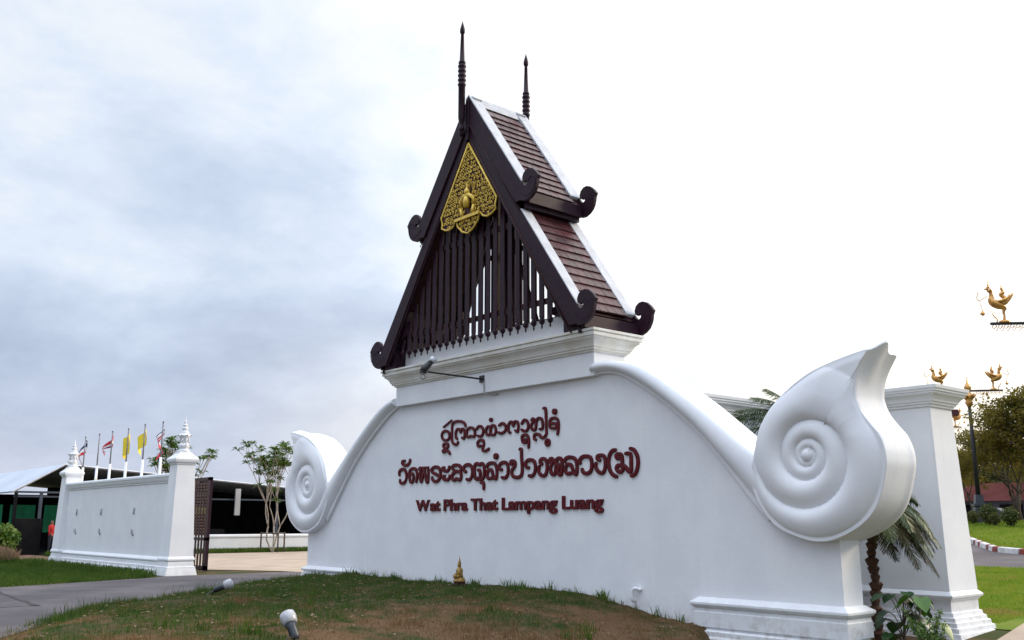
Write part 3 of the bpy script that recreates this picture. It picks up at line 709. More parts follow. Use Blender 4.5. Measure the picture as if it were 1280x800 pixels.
# ---- raised lettering
GLYPHS = [
 ('t',[[(4.694,2.788),(4.679,2.873),(4.769,2.931),(4.884,2.936),(4.99,2.861),(5.018,2.732),(4.965,2.618),(4.853,2.577),(4.749,2.599),(4.723,2.664)]]),
 ('t',[[(4.932,3.147),(4.829,3.145),(4.808,3.094),(4.902,3.042),(5.028,3.037),(5.128,3.086),(5.17,3.174)]]),
 ('t',[[(5.193,2.592),(5.146,2.753),(5.163,2.886),(5.291,2.939),(5.426,2.914),(5.485,2.804),(5.483,2.678),(5.46,2.584)],[(5.218,2.801),(5.308,2.798),(5.341,2.695),(5.293,2.598),(5.215,2.598)]]),
 ('t',[[(5.57,2.908),(5.624,2.94),(5.654,2.886),(5.618,2.799),(5.615,2.686),(5.68,2.586),(5.731,2.682),(5.759,2.807),(5.781,2.937),(5.847,2.766),(5.907,2.587),(5.971,2.587),(5.981,2.761),(5.967,2.934)],[(5.646,2.942),(5.971,2.938)]]),
 ('t',[[(6.139,2.687),(6.172,2.624),(6.279,2.58),(6.404,2.604),(6.481,2.682),(6.488,2.804),(6.433,2.898),(6.311,2.94),(6.185,2.921),(6.106,2.862),(6.178,2.801),(6.305,2.759),(6.401,2.719),(6.485,2.657)]]),
 ('t',[[(6.655,2.905),(6.572,2.896),(6.609,2.846),(6.729,2.817),(6.83,2.851),(6.848,2.93)],[(6.68,2.697),(6.598,2.687),(6.635,2.631),(6.754,2.602),(6.855,2.632),(6.874,2.71)]]),
 ('t',[[(6.96,2.901),(7.03,2.942),(7.17,2.948),(7.286,2.911),(7.326,2.838),(7.272,2.791),(7.153,2.799),(7.032,2.825),(6.96,2.901)],[(7.153,2.793),(7.034,2.765),(6.971,2.695),(7.001,2.604),(7.077,2.589),(7.156,2.62),(7.256,2.581),(7.324,2.623),(7.328,2.736),(7.272,2.786)]]),
 ('t',[[(7.527,2.77),(7.453,2.793),(7.422,2.863),(7.486,2.923),(7.621,2.938),(7.728,2.884),(7.762,2.767),(7.737,2.65),(7.656,2.582),(7.546,2.592)]]),
 ('t',[[(8.017,2.577),(7.894,2.592),(7.849,2.681),(7.843,2.846),(7.867,2.922),(7.947,2.95),(8.026,2.911),(8.116,2.942),(8.191,2.896),(8.215,2.761),(8.19,2.623),(8.12,2.577),(8.017,2.577)],[(7.977,2.794),(8.052,2.773),(8.066,2.685),(8.035,2.605),(7.941,2.608)]]),
 ('t',[[(8.084,2.493),(8.158,2.499),(8.199,2.455),(8.193,2.34)]]),
 ('t',[[(8.312,2.841),(8.343,2.912),(8.486,2.941),(8.61,2.904),(8.663,2.812),(8.674,2.698),(8.657,2.578),(8.588,2.581),(8.533,2.657),(8.496,2.756),(8.429,2.787),(8.344,2.762),(8.319,2.676),(8.346,2.597),(8.434,2.586),(8.543,2.602)]]),
 ('t',[('D',8.649,3.082,0.076)]),
 ('t',[[(8.857,2.765),(8.776,2.785),(8.754,2.854),(8.826,2.917),(8.954,2.934),(9.045,2.881),(9.074,2.773),(9.056,2.65),(8.972,2.579),(8.857,2.591)]]),
 ('t',[[(9.231,2.89),(9.168,2.884),(9.168,2.936),(9.251,2.947),(9.317,2.906),(9.307,2.83),(9.234,2.766),(9.196,2.7),(9.234,2.615),(9.372,2.574),(9.508,2.6),(9.556,2.687),(9.552,2.864),(9.535,3.032),(9.532,3.187),(9.476,3.196)]]),
 ('t',[[(9.787,2.771),(9.698,2.797),(9.665,2.87),(9.733,2.932),(9.846,2.946),(9.959,2.903),(9.998,2.801),(9.98,2.681),(9.91,2.597),(9.781,2.598)]]),
 ('t',[[(10.223,2.835),(10.162,2.859),(10.162,2.922),(10.24,2.951),(10.334,2.925),(10.373,2.828),(10.371,2.699),(10.33,2.606),(10.253,2.578),(10.159,2.612),(10.103,2.688),(10.125,2.795)]]),
 ('t',[[(10.483,2.853),(10.457,2.916),(10.529,2.941),(10.572,2.894),(10.527,2.821),(10.487,2.737),(10.509,2.631),(10.587,2.589),(10.638,2.645),(10.656,2.762),(10.646,2.869),(10.733,2.935),(10.819,2.917),(10.848,2.828),(10.846,2.68),(10.818,2.588),(10.747,2.593),(10.722,2.664),(10.762,2.758),(10.701,2.829)]]),
 ('t',[[(10.932,2.849),(10.965,2.918),(11.096,2.943),(11.228,2.91),(11.288,2.826),(11.304,2.682),(11.283,2.582),(11.218,2.595),(11.171,2.688),(11.121,2.775),(11.021,2.793),(10.962,2.733),(10.961,2.633),(11.033,2.594),(11.147,2.613)]]),
 ('t',[[(11.403,2.795),(11.38,2.859),(11.471,2.928),(11.6,2.938),(11.709,2.895),(11.738,2.78),(11.727,2.665),(11.661,2.595),(11.555,2.582),(11.477,2.62),(11.451,2.677)]]),
 ('t',[[(11.977,2.833),(11.906,2.862),(11.904,2.913),(11.979,2.935),(12.082,2.919),(12.124,2.839),(12.12,2.687),(12.073,2.591),(11.988,2.576),(11.895,2.633),(11.843,2.724),(11.868,2.781)]]),
 ('t',[[(12.42,3.025),(12.319,3.003),(12.247,2.921),(12.217,2.796),(12.239,2.645),(12.323,2.531),(12.438,2.485)]]),
 ('t',[[(12.544,2.862),(12.466,2.847),(12.43,2.897),(12.472,2.932),(12.554,2.925),(12.591,2.864),(12.596,2.729),(12.609,2.63),(12.543,2.573),(12.462,2.601),(12.43,2.662),(12.483,2.707),(12.615,2.701),(12.698,2.651),(12.759,2.577),(12.826,2.587),(12.831,2.743),(12.82,2.914),(12.69,2.933)]]),
 ('t',[[(12.811,3.026),(12.91,2.996),(12.986,2.896),(13.014,2.772),(12.992,2.626),(12.926,2.522),(12.826,2.489)]]),
 ('l',[[(6.599,3.913),(6.917,4.05)]]),
 ('l',[[(6.676,3.818),(6.557,3.776),(6.522,3.691),(6.587,3.601),(6.694,3.573),(6.812,3.601),(6.844,3.685),(6.796,3.774),(6.676,3.818)]]),
 ('l',[[(6.783,3.482),(6.614,3.489),(6.604,3.421),(6.686,3.388),(6.792,3.41),(6.79,3.478)],[(6.785,3.393),(6.593,3.33),(6.607,3.288),(6.767,3.318),(6.874,3.23)]]),
 ('l',[[(7.486,3.855),(7.445,3.933),(7.329,3.991),(7.161,4.013),(6.997,3.987),(6.945,3.911),(6.941,3.737),(6.948,3.548),(7.027,3.464),(7.148,3.45),(7.195,3.504)]]),
 ('l',[[(7.158,3.579),(7.101,3.624),(7.099,3.756),(7.165,3.82),(7.257,3.8),(7.287,3.728),(7.333,3.808),(7.416,3.789),(7.449,3.688),(7.427,3.576),(7.348,3.6)]]),
 ('l',[[(7.532,3.627),(7.529,3.682),(7.551,3.779),(7.686,3.819),(7.821,3.76),(7.846,3.646),(7.81,3.589),(7.712,3.615),(7.596,3.597),(7.532,3.627)]]),
 ('l',[[(7.9,3.757),(7.986,3.825),(8.095,3.81),(8.164,3.724),(8.142,3.626),(8.057,3.58),(7.943,3.611)]]),
 ('l',[[(8.086,3.361),(7.973,3.356),(7.961,3.451),(8.058,3.493),(8.166,3.476),(8.19,3.383),(8.146,3.287),(8.178,3.232),(8.285,3.237),(8.385,3.276)]]),
 ('l',[[(8.293,3.616),(8.263,3.717),(8.329,3.79),(8.41,3.784),(8.43,3.705),(8.42,3.622),(8.353,3.595),(8.293,3.616)]]),
 ('l',[[(8.437,3.62),(8.504,3.585),(8.596,3.598),(8.631,3.691),(8.586,3.792),(8.485,3.803),(8.448,3.729),(8.437,3.62)]]),
 ('l',[('D',8.462,3.942,0.051)]),
 ('l',[[(8.742,3.788),(8.876,3.834),(8.984,3.753),(8.962,3.644),(8.823,3.603),(8.715,3.634)]]),
 ('l',[[(9.154,3.592),(9.084,3.636),(9.084,3.774),(9.143,3.835),(9.223,3.829),(9.248,3.736),(9.311,3.834),(9.401,3.815),(9.432,3.707),(9.4,3.603),(9.321,3.633)]]),
 ('l',[[(9.539,3.766),(9.622,3.844),(9.719,3.823),(9.768,3.722),(9.739,3.619),(9.641,3.594),(9.539,3.638)]]),
 ('l',[[(9.583,3.345),(9.553,3.425),(9.563,3.491),(9.681,3.509),(9.766,3.454),(9.786,3.332),(9.769,3.21)],[(9.583,3.345),(9.697,3.34),(9.697,3.398),(9.583,3.409)]]),
 ('l',[[(9.869,3.822),(9.926,3.855),(9.961,3.812),(9.885,3.74),(9.868,3.65),(9.96,3.593),(10.02,3.639),(10.031,3.769),(10.089,3.845),(10.2,3.832),(10.246,3.726),(10.237,3.614),(10.146,3.604)]]),
 ('l',[[(10.268,4.054),(10.339,4.039),(10.356,3.876),(10.363,3.612),(10.362,3.48),(10.278,3.412),(10.2,3.415),(10.141,3.479),(10.043,3.505),(9.967,3.478),(9.966,3.403),(10.022,3.373)]]),
 ('l',[('C',10.402,3.294,0.068)]),
 ('l',[[(10.477,3.61),(10.479,3.758),(10.553,3.81),(10.682,3.8),(10.746,3.714),(10.743,3.558),(10.715,3.446)],[(10.502,3.604),(10.674,3.592),(10.675,3.683),(10.517,3.699)]]),
 ('l',[('D',10.641,3.951,0.068)]),
]
def stroke(mb, pts, wd, dep):
    P = catmull([(a, b, 0) for a, b in pts], 3) if len(pts) > 2 else [Vector((a, b, 0)) for a, b in pts]
    rings = []; n = len(P)
    for i, p in enumerate(P):
        t = (P[min(i+1, n-1)]-P[max(i-1, 0)]); t.normalize(); q = Vector((-t.y, t.x, 0))
        e = 1.0 if 0 < i < n-1 else .7; dd = dep+.0006*(i % 7)
        if i == 0: p = p-t*wd*.5
        if i == n-1: p = p+t*wd*.5
        rings.append([(p.x+q.x*o*wd*e, -h, p.y+q.y*o*wd*e) for o, h in ((-1, -.01), (-1, dd*.85), (-.72, dd), (.72, dd), (1, dd*.85), (1, -.01))])
    mb.loft(rings)
for line, st in GLYPHS:
    mb = MB(); wd = .040 if line == 't' else .033; kk_ = 0
    for s_ in st:
        if isinstance(s_, tuple):
            _, x, z, r = s_
            if s_[0] == 'D':
                mb.loft([[(x+r*e*math.cos(2*PI*j/14), -y, z+r*e*math.sin(2*PI*j/14)) for j in range(14)] for y, e in ((-.01, 1), (.055, 1), (.065, .85))])
            else: stroke(mb, [(x+r*.85*math.cos(2*PI*j/10), z+r*.85*math.sin(2*PI*j/10)) for j in range(11)], wd, .045)
        else: stroke(mb, s_, wd, .042+.004*kk_)
        kk_ += 1
    mb.build('letter', LETR, SW)
TXT = 'Wat Phra That Lampang Luang'
def tcurve(b):
    c = bpy.data.curves.new('letter', 'FONT'); c.body = b; c.size = 1.0; c.extrude = .0; c.offset = .03; c.resolution_u = 4; return c
def twidth(b):
    c = tcurve(b); o = bpy.data.objects.new('t', c); COL.objects.link(o); bpy.context.view_layer.update(); x = o.dimensions.x
    bpy.data.objects.remove(o); bpy.data.curves.remove(c); return x
barw = twidth('|'); adv = [twidth(TXT[:i]+'|')-barw for i in range(len(TXT))]; tot = twidth(TXT)
S0, S1, XA, XB = .375, None, 5.50, 12.02
sxx = (XB-XA)/tot
dg = None
for ch, a in zip(TXT, adv):
    if ch == ' ': continue
    c = tcurve(ch); c.extrude = .02/.375; o = bpy.data.objects.new('t', c); COL.objects.link(o); bpy.context.view_layer.update()
    me = bpy.data.meshes.new_from_object(o.evaluated_get(bpy.context.evaluated_depsgraph_get())); bpy.data.objects.remove(o)
    me.name = 'letter'
    for v in me.vertices:
        x, y, z = v.co; v.co = (XA+(x+a)*sxx, -.021-z*.375, 1.865+y*.38)
    me.materials.clear(); me.materials.append(LETR); link('letter', me, SW)
# ------------------------------------------------------------------ spotlight on a bracket arm
SP = thing('bracket_spotlight', 'black spotlight on a long thin arm projecting from the ledge over the lettering', 'spotlight', (8.28, -.15, 4.92))
mb = MB(); mb.tube([(8.28, -.16, 4.915), (8.28, -1.75, 4.93)], .022, 6); mb.box((8.20, -.185, 4.84), (8.36, -.152, 5.0)); mb.build('arm', BLACK, SP)
mb = MB(); A_ = Vector((8.28, -1.86, 4.98)); D_ = Vector((.1, .62, .62)).normalized()
mb.tube([A_-D_*.08, A_, A_+D_*.10, A_+D_*.26], [.05, .085, .08, .06], 10); mb.box((8.23, -1.93, 4.88), (8.33, -1.81, 4.98)); mb.build('housing', BLACK, SP)
mb = MB(); mb.tube([A_+D_*.255, A_+D_*.29, A_+D_*.36], [.06, .08, .10], 10); mb.build('reflector', LENS, SP)
mb = MB(); mb.tube([(8.28, -1.88+.07*math.cos(t), 4.80+.06*math.sin(t)) for t in [i*PI/4 for i in range(9)]], .008, 4); mb.build('cable_loop', BLACK, SP)
mb = MB(); mb.tube(catmull([(8.36, -.17, 4.86), (8.38, -.18, 4.70), (8.42, -.175, 4.55), (8.6, -.04, 4.52), (8.72, -.03, 4.53)], 4), .014, 5); mb.build('conduit', GREYP, SP)
# vent pipe stub
mb = MB(); mb.tube(catmull([(12.82, -.01, .12), (12.82, -.06, .12), (12.82, -.07, .24), (12.86, -.07, .33), (12.95, -.05, .335), (13.0, -.03, .31)], 4), .035, 8); tag(mb.build('pipe_stub', WHITE), 'small white curved pipe stub at the foot of the sign wall', 'pipe')
# ------------------------------------------------------------------ floodlights on the mound
def flood(loc, d, label, sc=1.0):
    t = thing('floodlight', label, 'floodlight', loc, 0, 'floodlights on the mound', world=False)
    d = Vector(d).normalized(); c = Vector((0, 0, .14*sc))
    mb = MB(); mb.tube([c-d*.16*sc, c-d*.10*sc, c+d*.06*sc, c+d*.13*sc], [.05*sc, .075*sc, .075*sc, .10*sc], 12); mb.build('housing', CHAR, t)
    mb = MB(); mb.tube([c+d*.125*sc, c+d*.16*sc, c+d*.26*sc, c+d*.33*sc, c+d*.36*sc], [.09*sc, .125*sc, .135*sc, .12*sc, .06*sc], 14); mb.build('hood', LAMPW, t)
    b = c-d*.12*sc; mb = MB(); mb.tube([(b.x, b.y, b.z), (b.x-d.x*.06, b.y-d.y*.06, b.z-.08*sc), (b.x-d.x*.04, b.y-d.y*.04, -.12)], [.03, .026, .022], 6); mb.build('stake', BLACK, t)
    mb = MB(); mb.tube(catmull([(b.x, b.y, b.z), (b.x+.1, b.y-.14, .05), (b.x+.2, b.y-.25, .01), (b.x+.35, b.y-.3, -.02)], 4), .009, 5); mb.build('cable', BLACK, t)
    return t
px = (9.35, -6.9); zz_ = mound_h(*px)[0]; flood((6.6, -5.65, mound_h(6.6, -5.65)[0]+.02), (.52, .68, .36), 'white hooded floodlight lying toward the driveway, the farther of two on the mound', .78)
flood((14.75, -8.35, mound_h(14.75, -8.35)[0]+.0), (-.42, -.02, .50), 'white hooded floodlight near the lower edge of the mound, the nearer of two', .76)
# ------------------------------------------------------------------ small golden seated statue
bz = mound_h(8.25, -.75)[0]
BU = thing('golden_statue', 'small golden seated statue with pointed crown on the grass before the sign wall', 'statue', (8.25, -.75, bz), -.6, None, world=False)
mb = MB(); mb.rect(-.17, .17, -.12, .12, [(-.10, .02), (.05, .03), (.07, .0), (.10, 0)]); mb.build('base', WOODR, BU)
mb = MB()
mb.loft([[(r*1.35*math.cos(2*PI*j/16), r*math.sin(2*PI*j/16), z) for j in range(16)] for z, r in ((.10, .14), (.13, .145), (.15, .12), (.17, .125), (.19, .11))], smooth=True)
mb.build('lotus_seat', GOLD3, BU)
mb = MB()
mb.tube([(-.15, -.03, .22), (-.06, -.10, .215), (.06, -.10, .215), (.15, -.03, .22)], [.035, .05, .05, .035], 8)
mb.tube([(0, 0, .19), (0, 0, .27), (0, 0, .35), (0, 0, .40), (0, 0, .42)], [.09, .075, .085, .05, .03], 10)
mb.tube([(0, 0, .41), (0, -.005, .44), (0, -.005, .48), (0, 0, .51)], [.028, .042, .045, .02], 10)
mb.tube([(-.085, 0, .385), (-.12, -.02, .31), (-.06, -.10, .25)], [.026, .022, .018], 6); mb.tube([(.085, 0, .385), (.13, -.02, .31), (.12, -.09, .22)], [.026, .022, .018], 6)
mb.lathe((0, 0, 0), [(.50, .038), (.52, .03), (.53, .033), (.55, .018), (.56, .02), (.60, .009), (.68, .002)], 8)
mb.build('seated_body', GOLD3, BU)
# ------------------------------------------------------------------ LEFT BOUNDARY WALL with two piers
CONDP = mat('pale_grey_conduit', (.42, .42, .45), (.28, .28, .31), 6, .6)
LW = thing('boundary_wall', 'long white boundary wall between two tapered piers left of the gateway', 'wall', (-9, -2.5, 0))
mb = MB(); mb.box((-15.4, -2.55, -.3), (-4.0, -2.15, 2.80)); mb.build('wall_panel', WHITE, LW)
mb = MB(); mb.rect(-15.3, -4.1, -2.55, -2.15, [(2.80, .0), (2.81, .03), (2.86, .035), (2.87, .06), (2.93, .085), (2.98, .10), (3.0, .12), (3.06, .12), (3.10, .09)]); bev(mb.build('coping', WHITE, LW), .006)
mb = MB(); mb.rect(-15.3, -4.1, -2.55, -2.15, [(-.3, .16), (.12, .16), (.16, .12), (.24, .12), (.25, .08), (.36, .08), (.37, .05), (.40, .10), (.44, .10), (.52, .005), (.53, -.04)]); bev(mb.build('plinth', WHITE, LW), .006)
def pier(cx, w1=.42):
    mb = MB(); y = -2.40
    def ring(z, h): return [(cx-h, y-h, z), (cx+h, y-h, z), (cx+h, y+h, z), (cx-h, y+h, z)]
    prof = [(-.3, .50), (.0, .49), (.22, .445), (.25, .445), (.26, .41), (.38, .405), (.385, .385), (.43, .385), (.445, .425), (.49, .425), (.56, .385), (3.34, .285), (3.345, .31), (3.40, .315), (3.405, .35), (3.46, .37), (3.51, .375), (3.54, .36), (3.68, .21), (3.73, .20), (3.735, .17)]
    mb.loft([ring(z, h) for z, h in prof]); p = mb.build('pier', WHITE, LW); bev(p, .006)
    mb = MB(); mb.lathe((cx, y, 3.73), [(0, .19), (.06, .20), (.08, .15), (.12, .13), (.16, .17), (.20, .185), (.24, .15), (.30, .12), (.40, .125), (.46, .16), (.50, .20), (.54, .205), (.57, .16), (.60, .12), (.63, .13), (.66, .10), (.70, .075), (.73, .10), (.76, .105), (.79, .065), (.82, .055), (.84, .075), (.87, .07), (.89, .04), (.93, .03), (.95, .045), (.97, .03), (1.04, .012), (1.12, .003)], 14)
    for k in range(8):
        a = 2*PI*k/8; c_, s_ = math.cos(a), math.sin(a)
        mb.tube([(cx+.15*c_, y+.15*s_, 3.93), (cx+.20*c_, y+.20*s_, 3.98), (cx+.235*c_, y+.235*s_, 3.95)], [.03, .025, .006], 5)
        mb.tube([(cx+.19*c_, y+.19*s_, 4.25), (cx+.23*c_, y+.23*s_, 4.28), (cx+.25*c_, y+.25*s_, 4.25)], [.03, .02, .004], 5)
        mb.tube([(cx+.125*c_, y+.125*s_, 4.02), (cx+.15*c_, y+.15*s_, 4.12), (cx+.12*c_, y+.12*s_, 4.2)], [.02, .03, .015], 5)
    mb.build('lotus_finial', WHITE, p)
pier(-3.85); pier(-15.05)
for x in (-13.4, -10.6, -7.3):
    for (z0, z1) in ((1.93, 2.05),):
        mb = MB(); mb.tube([(x, -2.548, z1), (x, -2.58, z1), (x, -2.585, z0-.10)], .022, 5); mb.build('wall_conduit', CONDP, LW)
        mb = MB(); mb.tube([(x-.14, -2.545, 1.36), (x+.02, -2.62, 1.26), (x+.06, -2.56, 1.14)], .024, 5); mb.build('wall_hook', CONDP, LW)
# ------------------------------------------------------------------ gate leaf of dark slats
GT = thing('gate_leaf', 'dark brown slatted metal gate leaf standing behind the nearer pier of the boundary wall', 'gate', (-5.6, -1.1, 0))
mb = MB()
for (a, b) in (((-6.9, -1.15, .04), (-6.8, -1.05, 3.02)), ((-4.76, -1.15, .04), (-4.58, -1.05, 3.03)), ((-6.9, -1.15, 2.93), (-4.58, -1.05, 3.03)), ((-6.9, -1.15, .08), (-4.58, -1.05, .2)), ((-6.9, -1.15, 1.0), (-4.58, -1.05, 1.09))): mb.box(a, b)
mb.build('gate_frame', WOOD, GT)
for k in range(9):
    x = -6.7+.235*k; mb = MB(); mb.box((x-.05, -1.125, .2), (x+.05, -1.10, 2.93)); mb.build('slat', WOOD, GT)
GLAT = mat('gate_ornament_bronze', (.20, .10, .04), (.06, .03, .015), 1.3, .5, metal=.2)
for k in range(8):
    x = -6.58+.235*k; mb = MB()
    for q in range(18): mb.box((x-.03, -1.12, 1.15+q*.097), (x+.03, -1.09, 1.15+q*.097+.05))
    o = mb.build('ornament_strip', GLAT, GT); o['kind'] = 'stuff'
# ------------------------------------------------------------------ RIGHT REAR PIER AND WALL
RW = thing('rear_wall', 'white rear wall with heavy moulded cornice ending in a tapered pier at the right', 'wall', (16, 4, -.5))
cornp = [(3.74, .0), (3.745, .035), (3.79, .04), (3.795, .07), (3.83, .075), (3.84, .10), (3.88, .115), (3.93, .15), (3.97, .20), (3.99, .215), (3.995, .20), (4.015, .20), (4.02, .235), (4.06, .24), (4.065, .26), (4.13, .27), (4.135, .1)]
def batter(x0, x1, y0, y1, ox0, ox1, oy0, oy1, za, zb):
    return [[(x0-ox0, y0-oy0, za), (x1+ox1, y0-oy0, za), (x1+ox1, y1+oy1, za), (x0-ox0, y1+oy1, za)], [(x0, y0, zb), (x1, y0, zb), (x1, y1, zb), (x0, y1, zb)]]
mb = MB(); mb.loft(batter(16.20, 17.27, 3.52, 4.40, .16, .10, .10, .16, .36, 3.74)); bev(mb.build('pier', WHITE, RW), .006)
mb = MB(); mb.box((13.55, 3.75, -.8), (16.25, 4.2, 3.742)); mb.box((13.30, .65, -.8), (13.70, 4.2, 3.741)); mb.build('wall_panel', WHITE, RW)
mb = MB(); mb.rect(16.20, 17.27, 3.52, 4.40, cornp); bev(mb.build('cornice', WHITE, RW), .005)
mb = MB(); mb.rect(13.74, 16.1, 3.60, 4.32, [(z-.002, o*.8) for z, o in cornp]); mb.rect(13.30, 13.70, .65, 4.36, [(z-.004, o*.8) for z, o in cornp]); bev(mb.build('wall_coping', WHITE, RW), .005)
mb = MB(); mb.rect(16.1, 17.35, 3.44, 4.52, [(-.9, .34), (-.50, .32), (-.44, .28), (-.36, .26), (-.35, .22), (-.27, .21), (-.26, .17), (-.18, .16), (-.17, .12), (-.10, .11), (-.09, .07), (-.02, .06), (-.01, .02), (.18, .02), (.185, .04), (.22, .05), (.24, .09), (.28, .10), (.37, .0), (.372, -.05)])
bev(mb.build('pier_plinth', WHITE, RW), .005)
mb = MB(); mb.rect(13.8, 16.0, 3.72, 4.3, [(-.9, .26), (-.4, .22), (-.26, .17), (-.25, .13), (-.10, .09), (-.02, .05), (-.01, .02), (.18, .02), (.185, .04), (.22, .05), (.24, .09), (.28, .10), (.37, .0)]); bev(mb.build('wall_plinth', WHITE, RW), .005)
# ------------------------------------------------------------------ palm, broad-leaved plant and shrub
def palm(loc, label, crown_z, fr, seed=1):
    R_ = random.Random(seed)
    t = thing('palm', label, 'palm', loc, 0, None, world=False)
    mb = MB(); n = 18
    for i in range(n):
        z = crown_z*i/n; r = .085+.018*math.sin(i*2.1)
        mb.lathe((.02*math.sin(i), .02*math.cos(i), z), [(0, r*.8), (crown_z/n*.75, r*1.25), (crown_z/n*1.05, r*.75)], 9, smooth=False)
    mb.build('trunk', FIBRE, t)
    for (az, el, L, droop, dry) in fr:
        d = Vector((math.cos(az), math.sin(az), 0)); P = []
        for i in range(13):
            s_ = i/12; P.append(Vector((0, 0, crown_z))+d*L*(s_*math.cos(el)+0)*(1-.12*s_*s_)+ZZ*(L*s_*math.sin(el)-droop*L*s_*s_))
        mb = MB(); mb.tube(P, [.022*(1-.8*i/12) for i in range(13)], 5); V = []; Fc = []
        side = d.cross(ZZ)
        for i in range(2, 62):
            s_ = .12+.88*i/62; k_ = s_*12; a = P[min(int(k_), 11)]; b = P[min(int(k_)+1, 12)]; p = a.lerp(b, k_-int(k_)); tg = (b-a).normalized()
            ll = L*.27*math.sin(PI*min(1, .12+s_*.86))**.7
            for sg in (1, -1):
                dr = (side*sg*.8+tg*.75+ZZ*R_.uniform(-.25, .12)).normalized(); e = p+dr*ll*R_.uniform(.8, 1.1)-ZZ*ll*R_.uniform(.12, .38); m_ = p+dr*ll*.55-ZZ*.02
                w2 = tg*.010; b0 = len(V); V += [p-w2, p+w2, m_+w2*1.1, m_-w2*1.1, e]; Fc += [(b0, b0+1, b0+2, b0+3), (b0+3, b0+2, b0+4)]
        mb.add(V, Fc); mb.build('frond', PALMD if dry else PALM, t, fix=False)
    return t
fr = []
R_ = random.Random(5)
for i in range(20):
    fr.append((2*PI*i/20+R_.uniform(-.15, .15), R_.uniform(.5, 1.2), R_.uniform(1.1, 1.5), R_.uniform(.45, .8), i % 6 == 0))
fr += [(math.radians(205), 0.98, 1.75, .15, False), (math.radians(196), .86, 1.95, .12, False), (math.radians(188), .80, 1.6, .2, False), (math.radians(215), .7, 1.7, .2, False)]
fr += [(math.radians(a), e, L, dr, dy) for a, e, L, dr, dy in ((-70, .5, 1.2, .9, False), (-45, .3, 1.3, .8, False), (-20, .55, 1.3, .9, False), (15, .1, 1.3, .7, False), (-5, -.1, 1.3, .6, False), (30, .5, 1.3, .9, False), (-80, -.2, 1.1, .5, True), (-35, -.5, 1.1, .4, True), (25, -.6, 1.2, .3, True), (-100, .2, 1.1, .8, False), (-10, .25, 1.25, .8, True), (5, .4, 1.35, .85, False), (20, .05, 1.2, .7, True), (-30, .0, 1.2, .6, True), (-50, .1, 1.2, .8, True), (40, .2, 1.2, .9, True), (-20, -.35, 1.3, .5, True), (10, -.5, 1.4, .4, True), (60, 0, 1.1, .8, True))]
palm((16.85, 1.75, -.52), 'palm with arching fronds growing in the gap behind the right scroll', 2.45, fr)
fr2 = [(math.radians(a), e, L, dr, False) for a, e, L, dr in ((178, .42, 2.3, .28), (186, .28, 2.5, .22), (192, .12, 2.3, .22), (182, .70, 1.9, .30), (198, .9, 1.6, .3), (176, .02, 2.0, .25), (188, -.12, 1.9, .25), (184, .50, 2.1, .28), (140, .5, 1.2, .4), (90, .4, 1.1, .5), (40, .3, 1.1, .6), (0, .4, 1.0, .6), (-40, .3, .9, .7))]
palm((15.55, 2.2, -.52), 'tall slender palm whose frond tips show between the sign wall shoulder and its right scroll', 3.95, fr2, 4)
def heart_leaf(mb, base, d, up, L):
    d = d.normalized(); s_ = d.cross(up).normalized(); nrm = s_.cross(d); V = []; sh = [(0, 0), (-.10, .28), (.02, .46), (.28, .52), (.55, .40), (.80, .18), (1.0, 0)]
    for x, y in sh: V.append(base+d*L*x+s_*L*y+nrm*L*(.10*y-.18*x*x))
    for x, y in sh[1:-1]: V.append(base+d*L*x-s_*L*y+nrm*L*(.10*y-.18*x*x))
    mid = [base+d*L*x-nrm*L*.18*x*x-nrm*L*.02 for x in (.25, .55, .8)]; b = len(V); V += mid
    # fan strips between outline and mid-rib
    Fc = [(0, 1, 2, b), (b, 2, 3), (b, 3, 4, b+1), (b+1, 4, 5, b+2), (b+2, 5, 6), (0, b, 8, 7), (b, 9, 8), (b, b+1, 10, 9), (b+1, b+2, 11, 10), (b+2, 6, 11)]
    mb.add(V, Fc, True)
def broad(loc, n, h, L, m, label, seed, cat='plant'):
    R_ = random.Random(seed); t = thing('broad_leaf_plant', label, cat, loc, 0, None, world=False)
    st = MB(); st.tube([(0, 0, -.1), (.02, 0, h*.4), (.0, .03, h*.7)], [.018, .014, .01], 6)
    for i in range(n):
        a = R_.uniform(0, 2*PI); z = R_.uniform(.25, 1.0)*h; r = R_.uniform(.12, .38); e = Vector((math.cos(a)*r, math.sin(a)*r, z))
        st.tube(catmull([(0, 0, z*.55), e*.5+ZZ*z*.42, e], 3), .008, 4)
        mb = MB(); heart_leaf(mb, e, Vector((math.cos(a), math.sin(a), R_.uniform(-1.3, -.3))), Vector((math.cos(a)*.4, math.sin(a)*.4, 1)), L*R_.uniform(.7, 1.2)); mb.build('leaf', m, t, fix=False)
    st.build('stem', BARK, t)
broad((17.62, 1.15, -.62), 26, 1.12, .245, BROAD, 'dark broad-leaved plant growing at the right end of the sign wall', 3)
broad((18.05, .85, -.62), 9, 1.15, .29, BRIGHT, 'plant with large bright green heart-shaped leaves beside the rear pier plinth', 9)
t = thing('small_leaf_shrub', 'small shrub with fine pale green leaves beside the broad-leaved plant', 'shrub', (18.25, .75, -.6), 0, None, world=False)
st = MB(); V = []; Fc = []; R_ = random.Random(4)
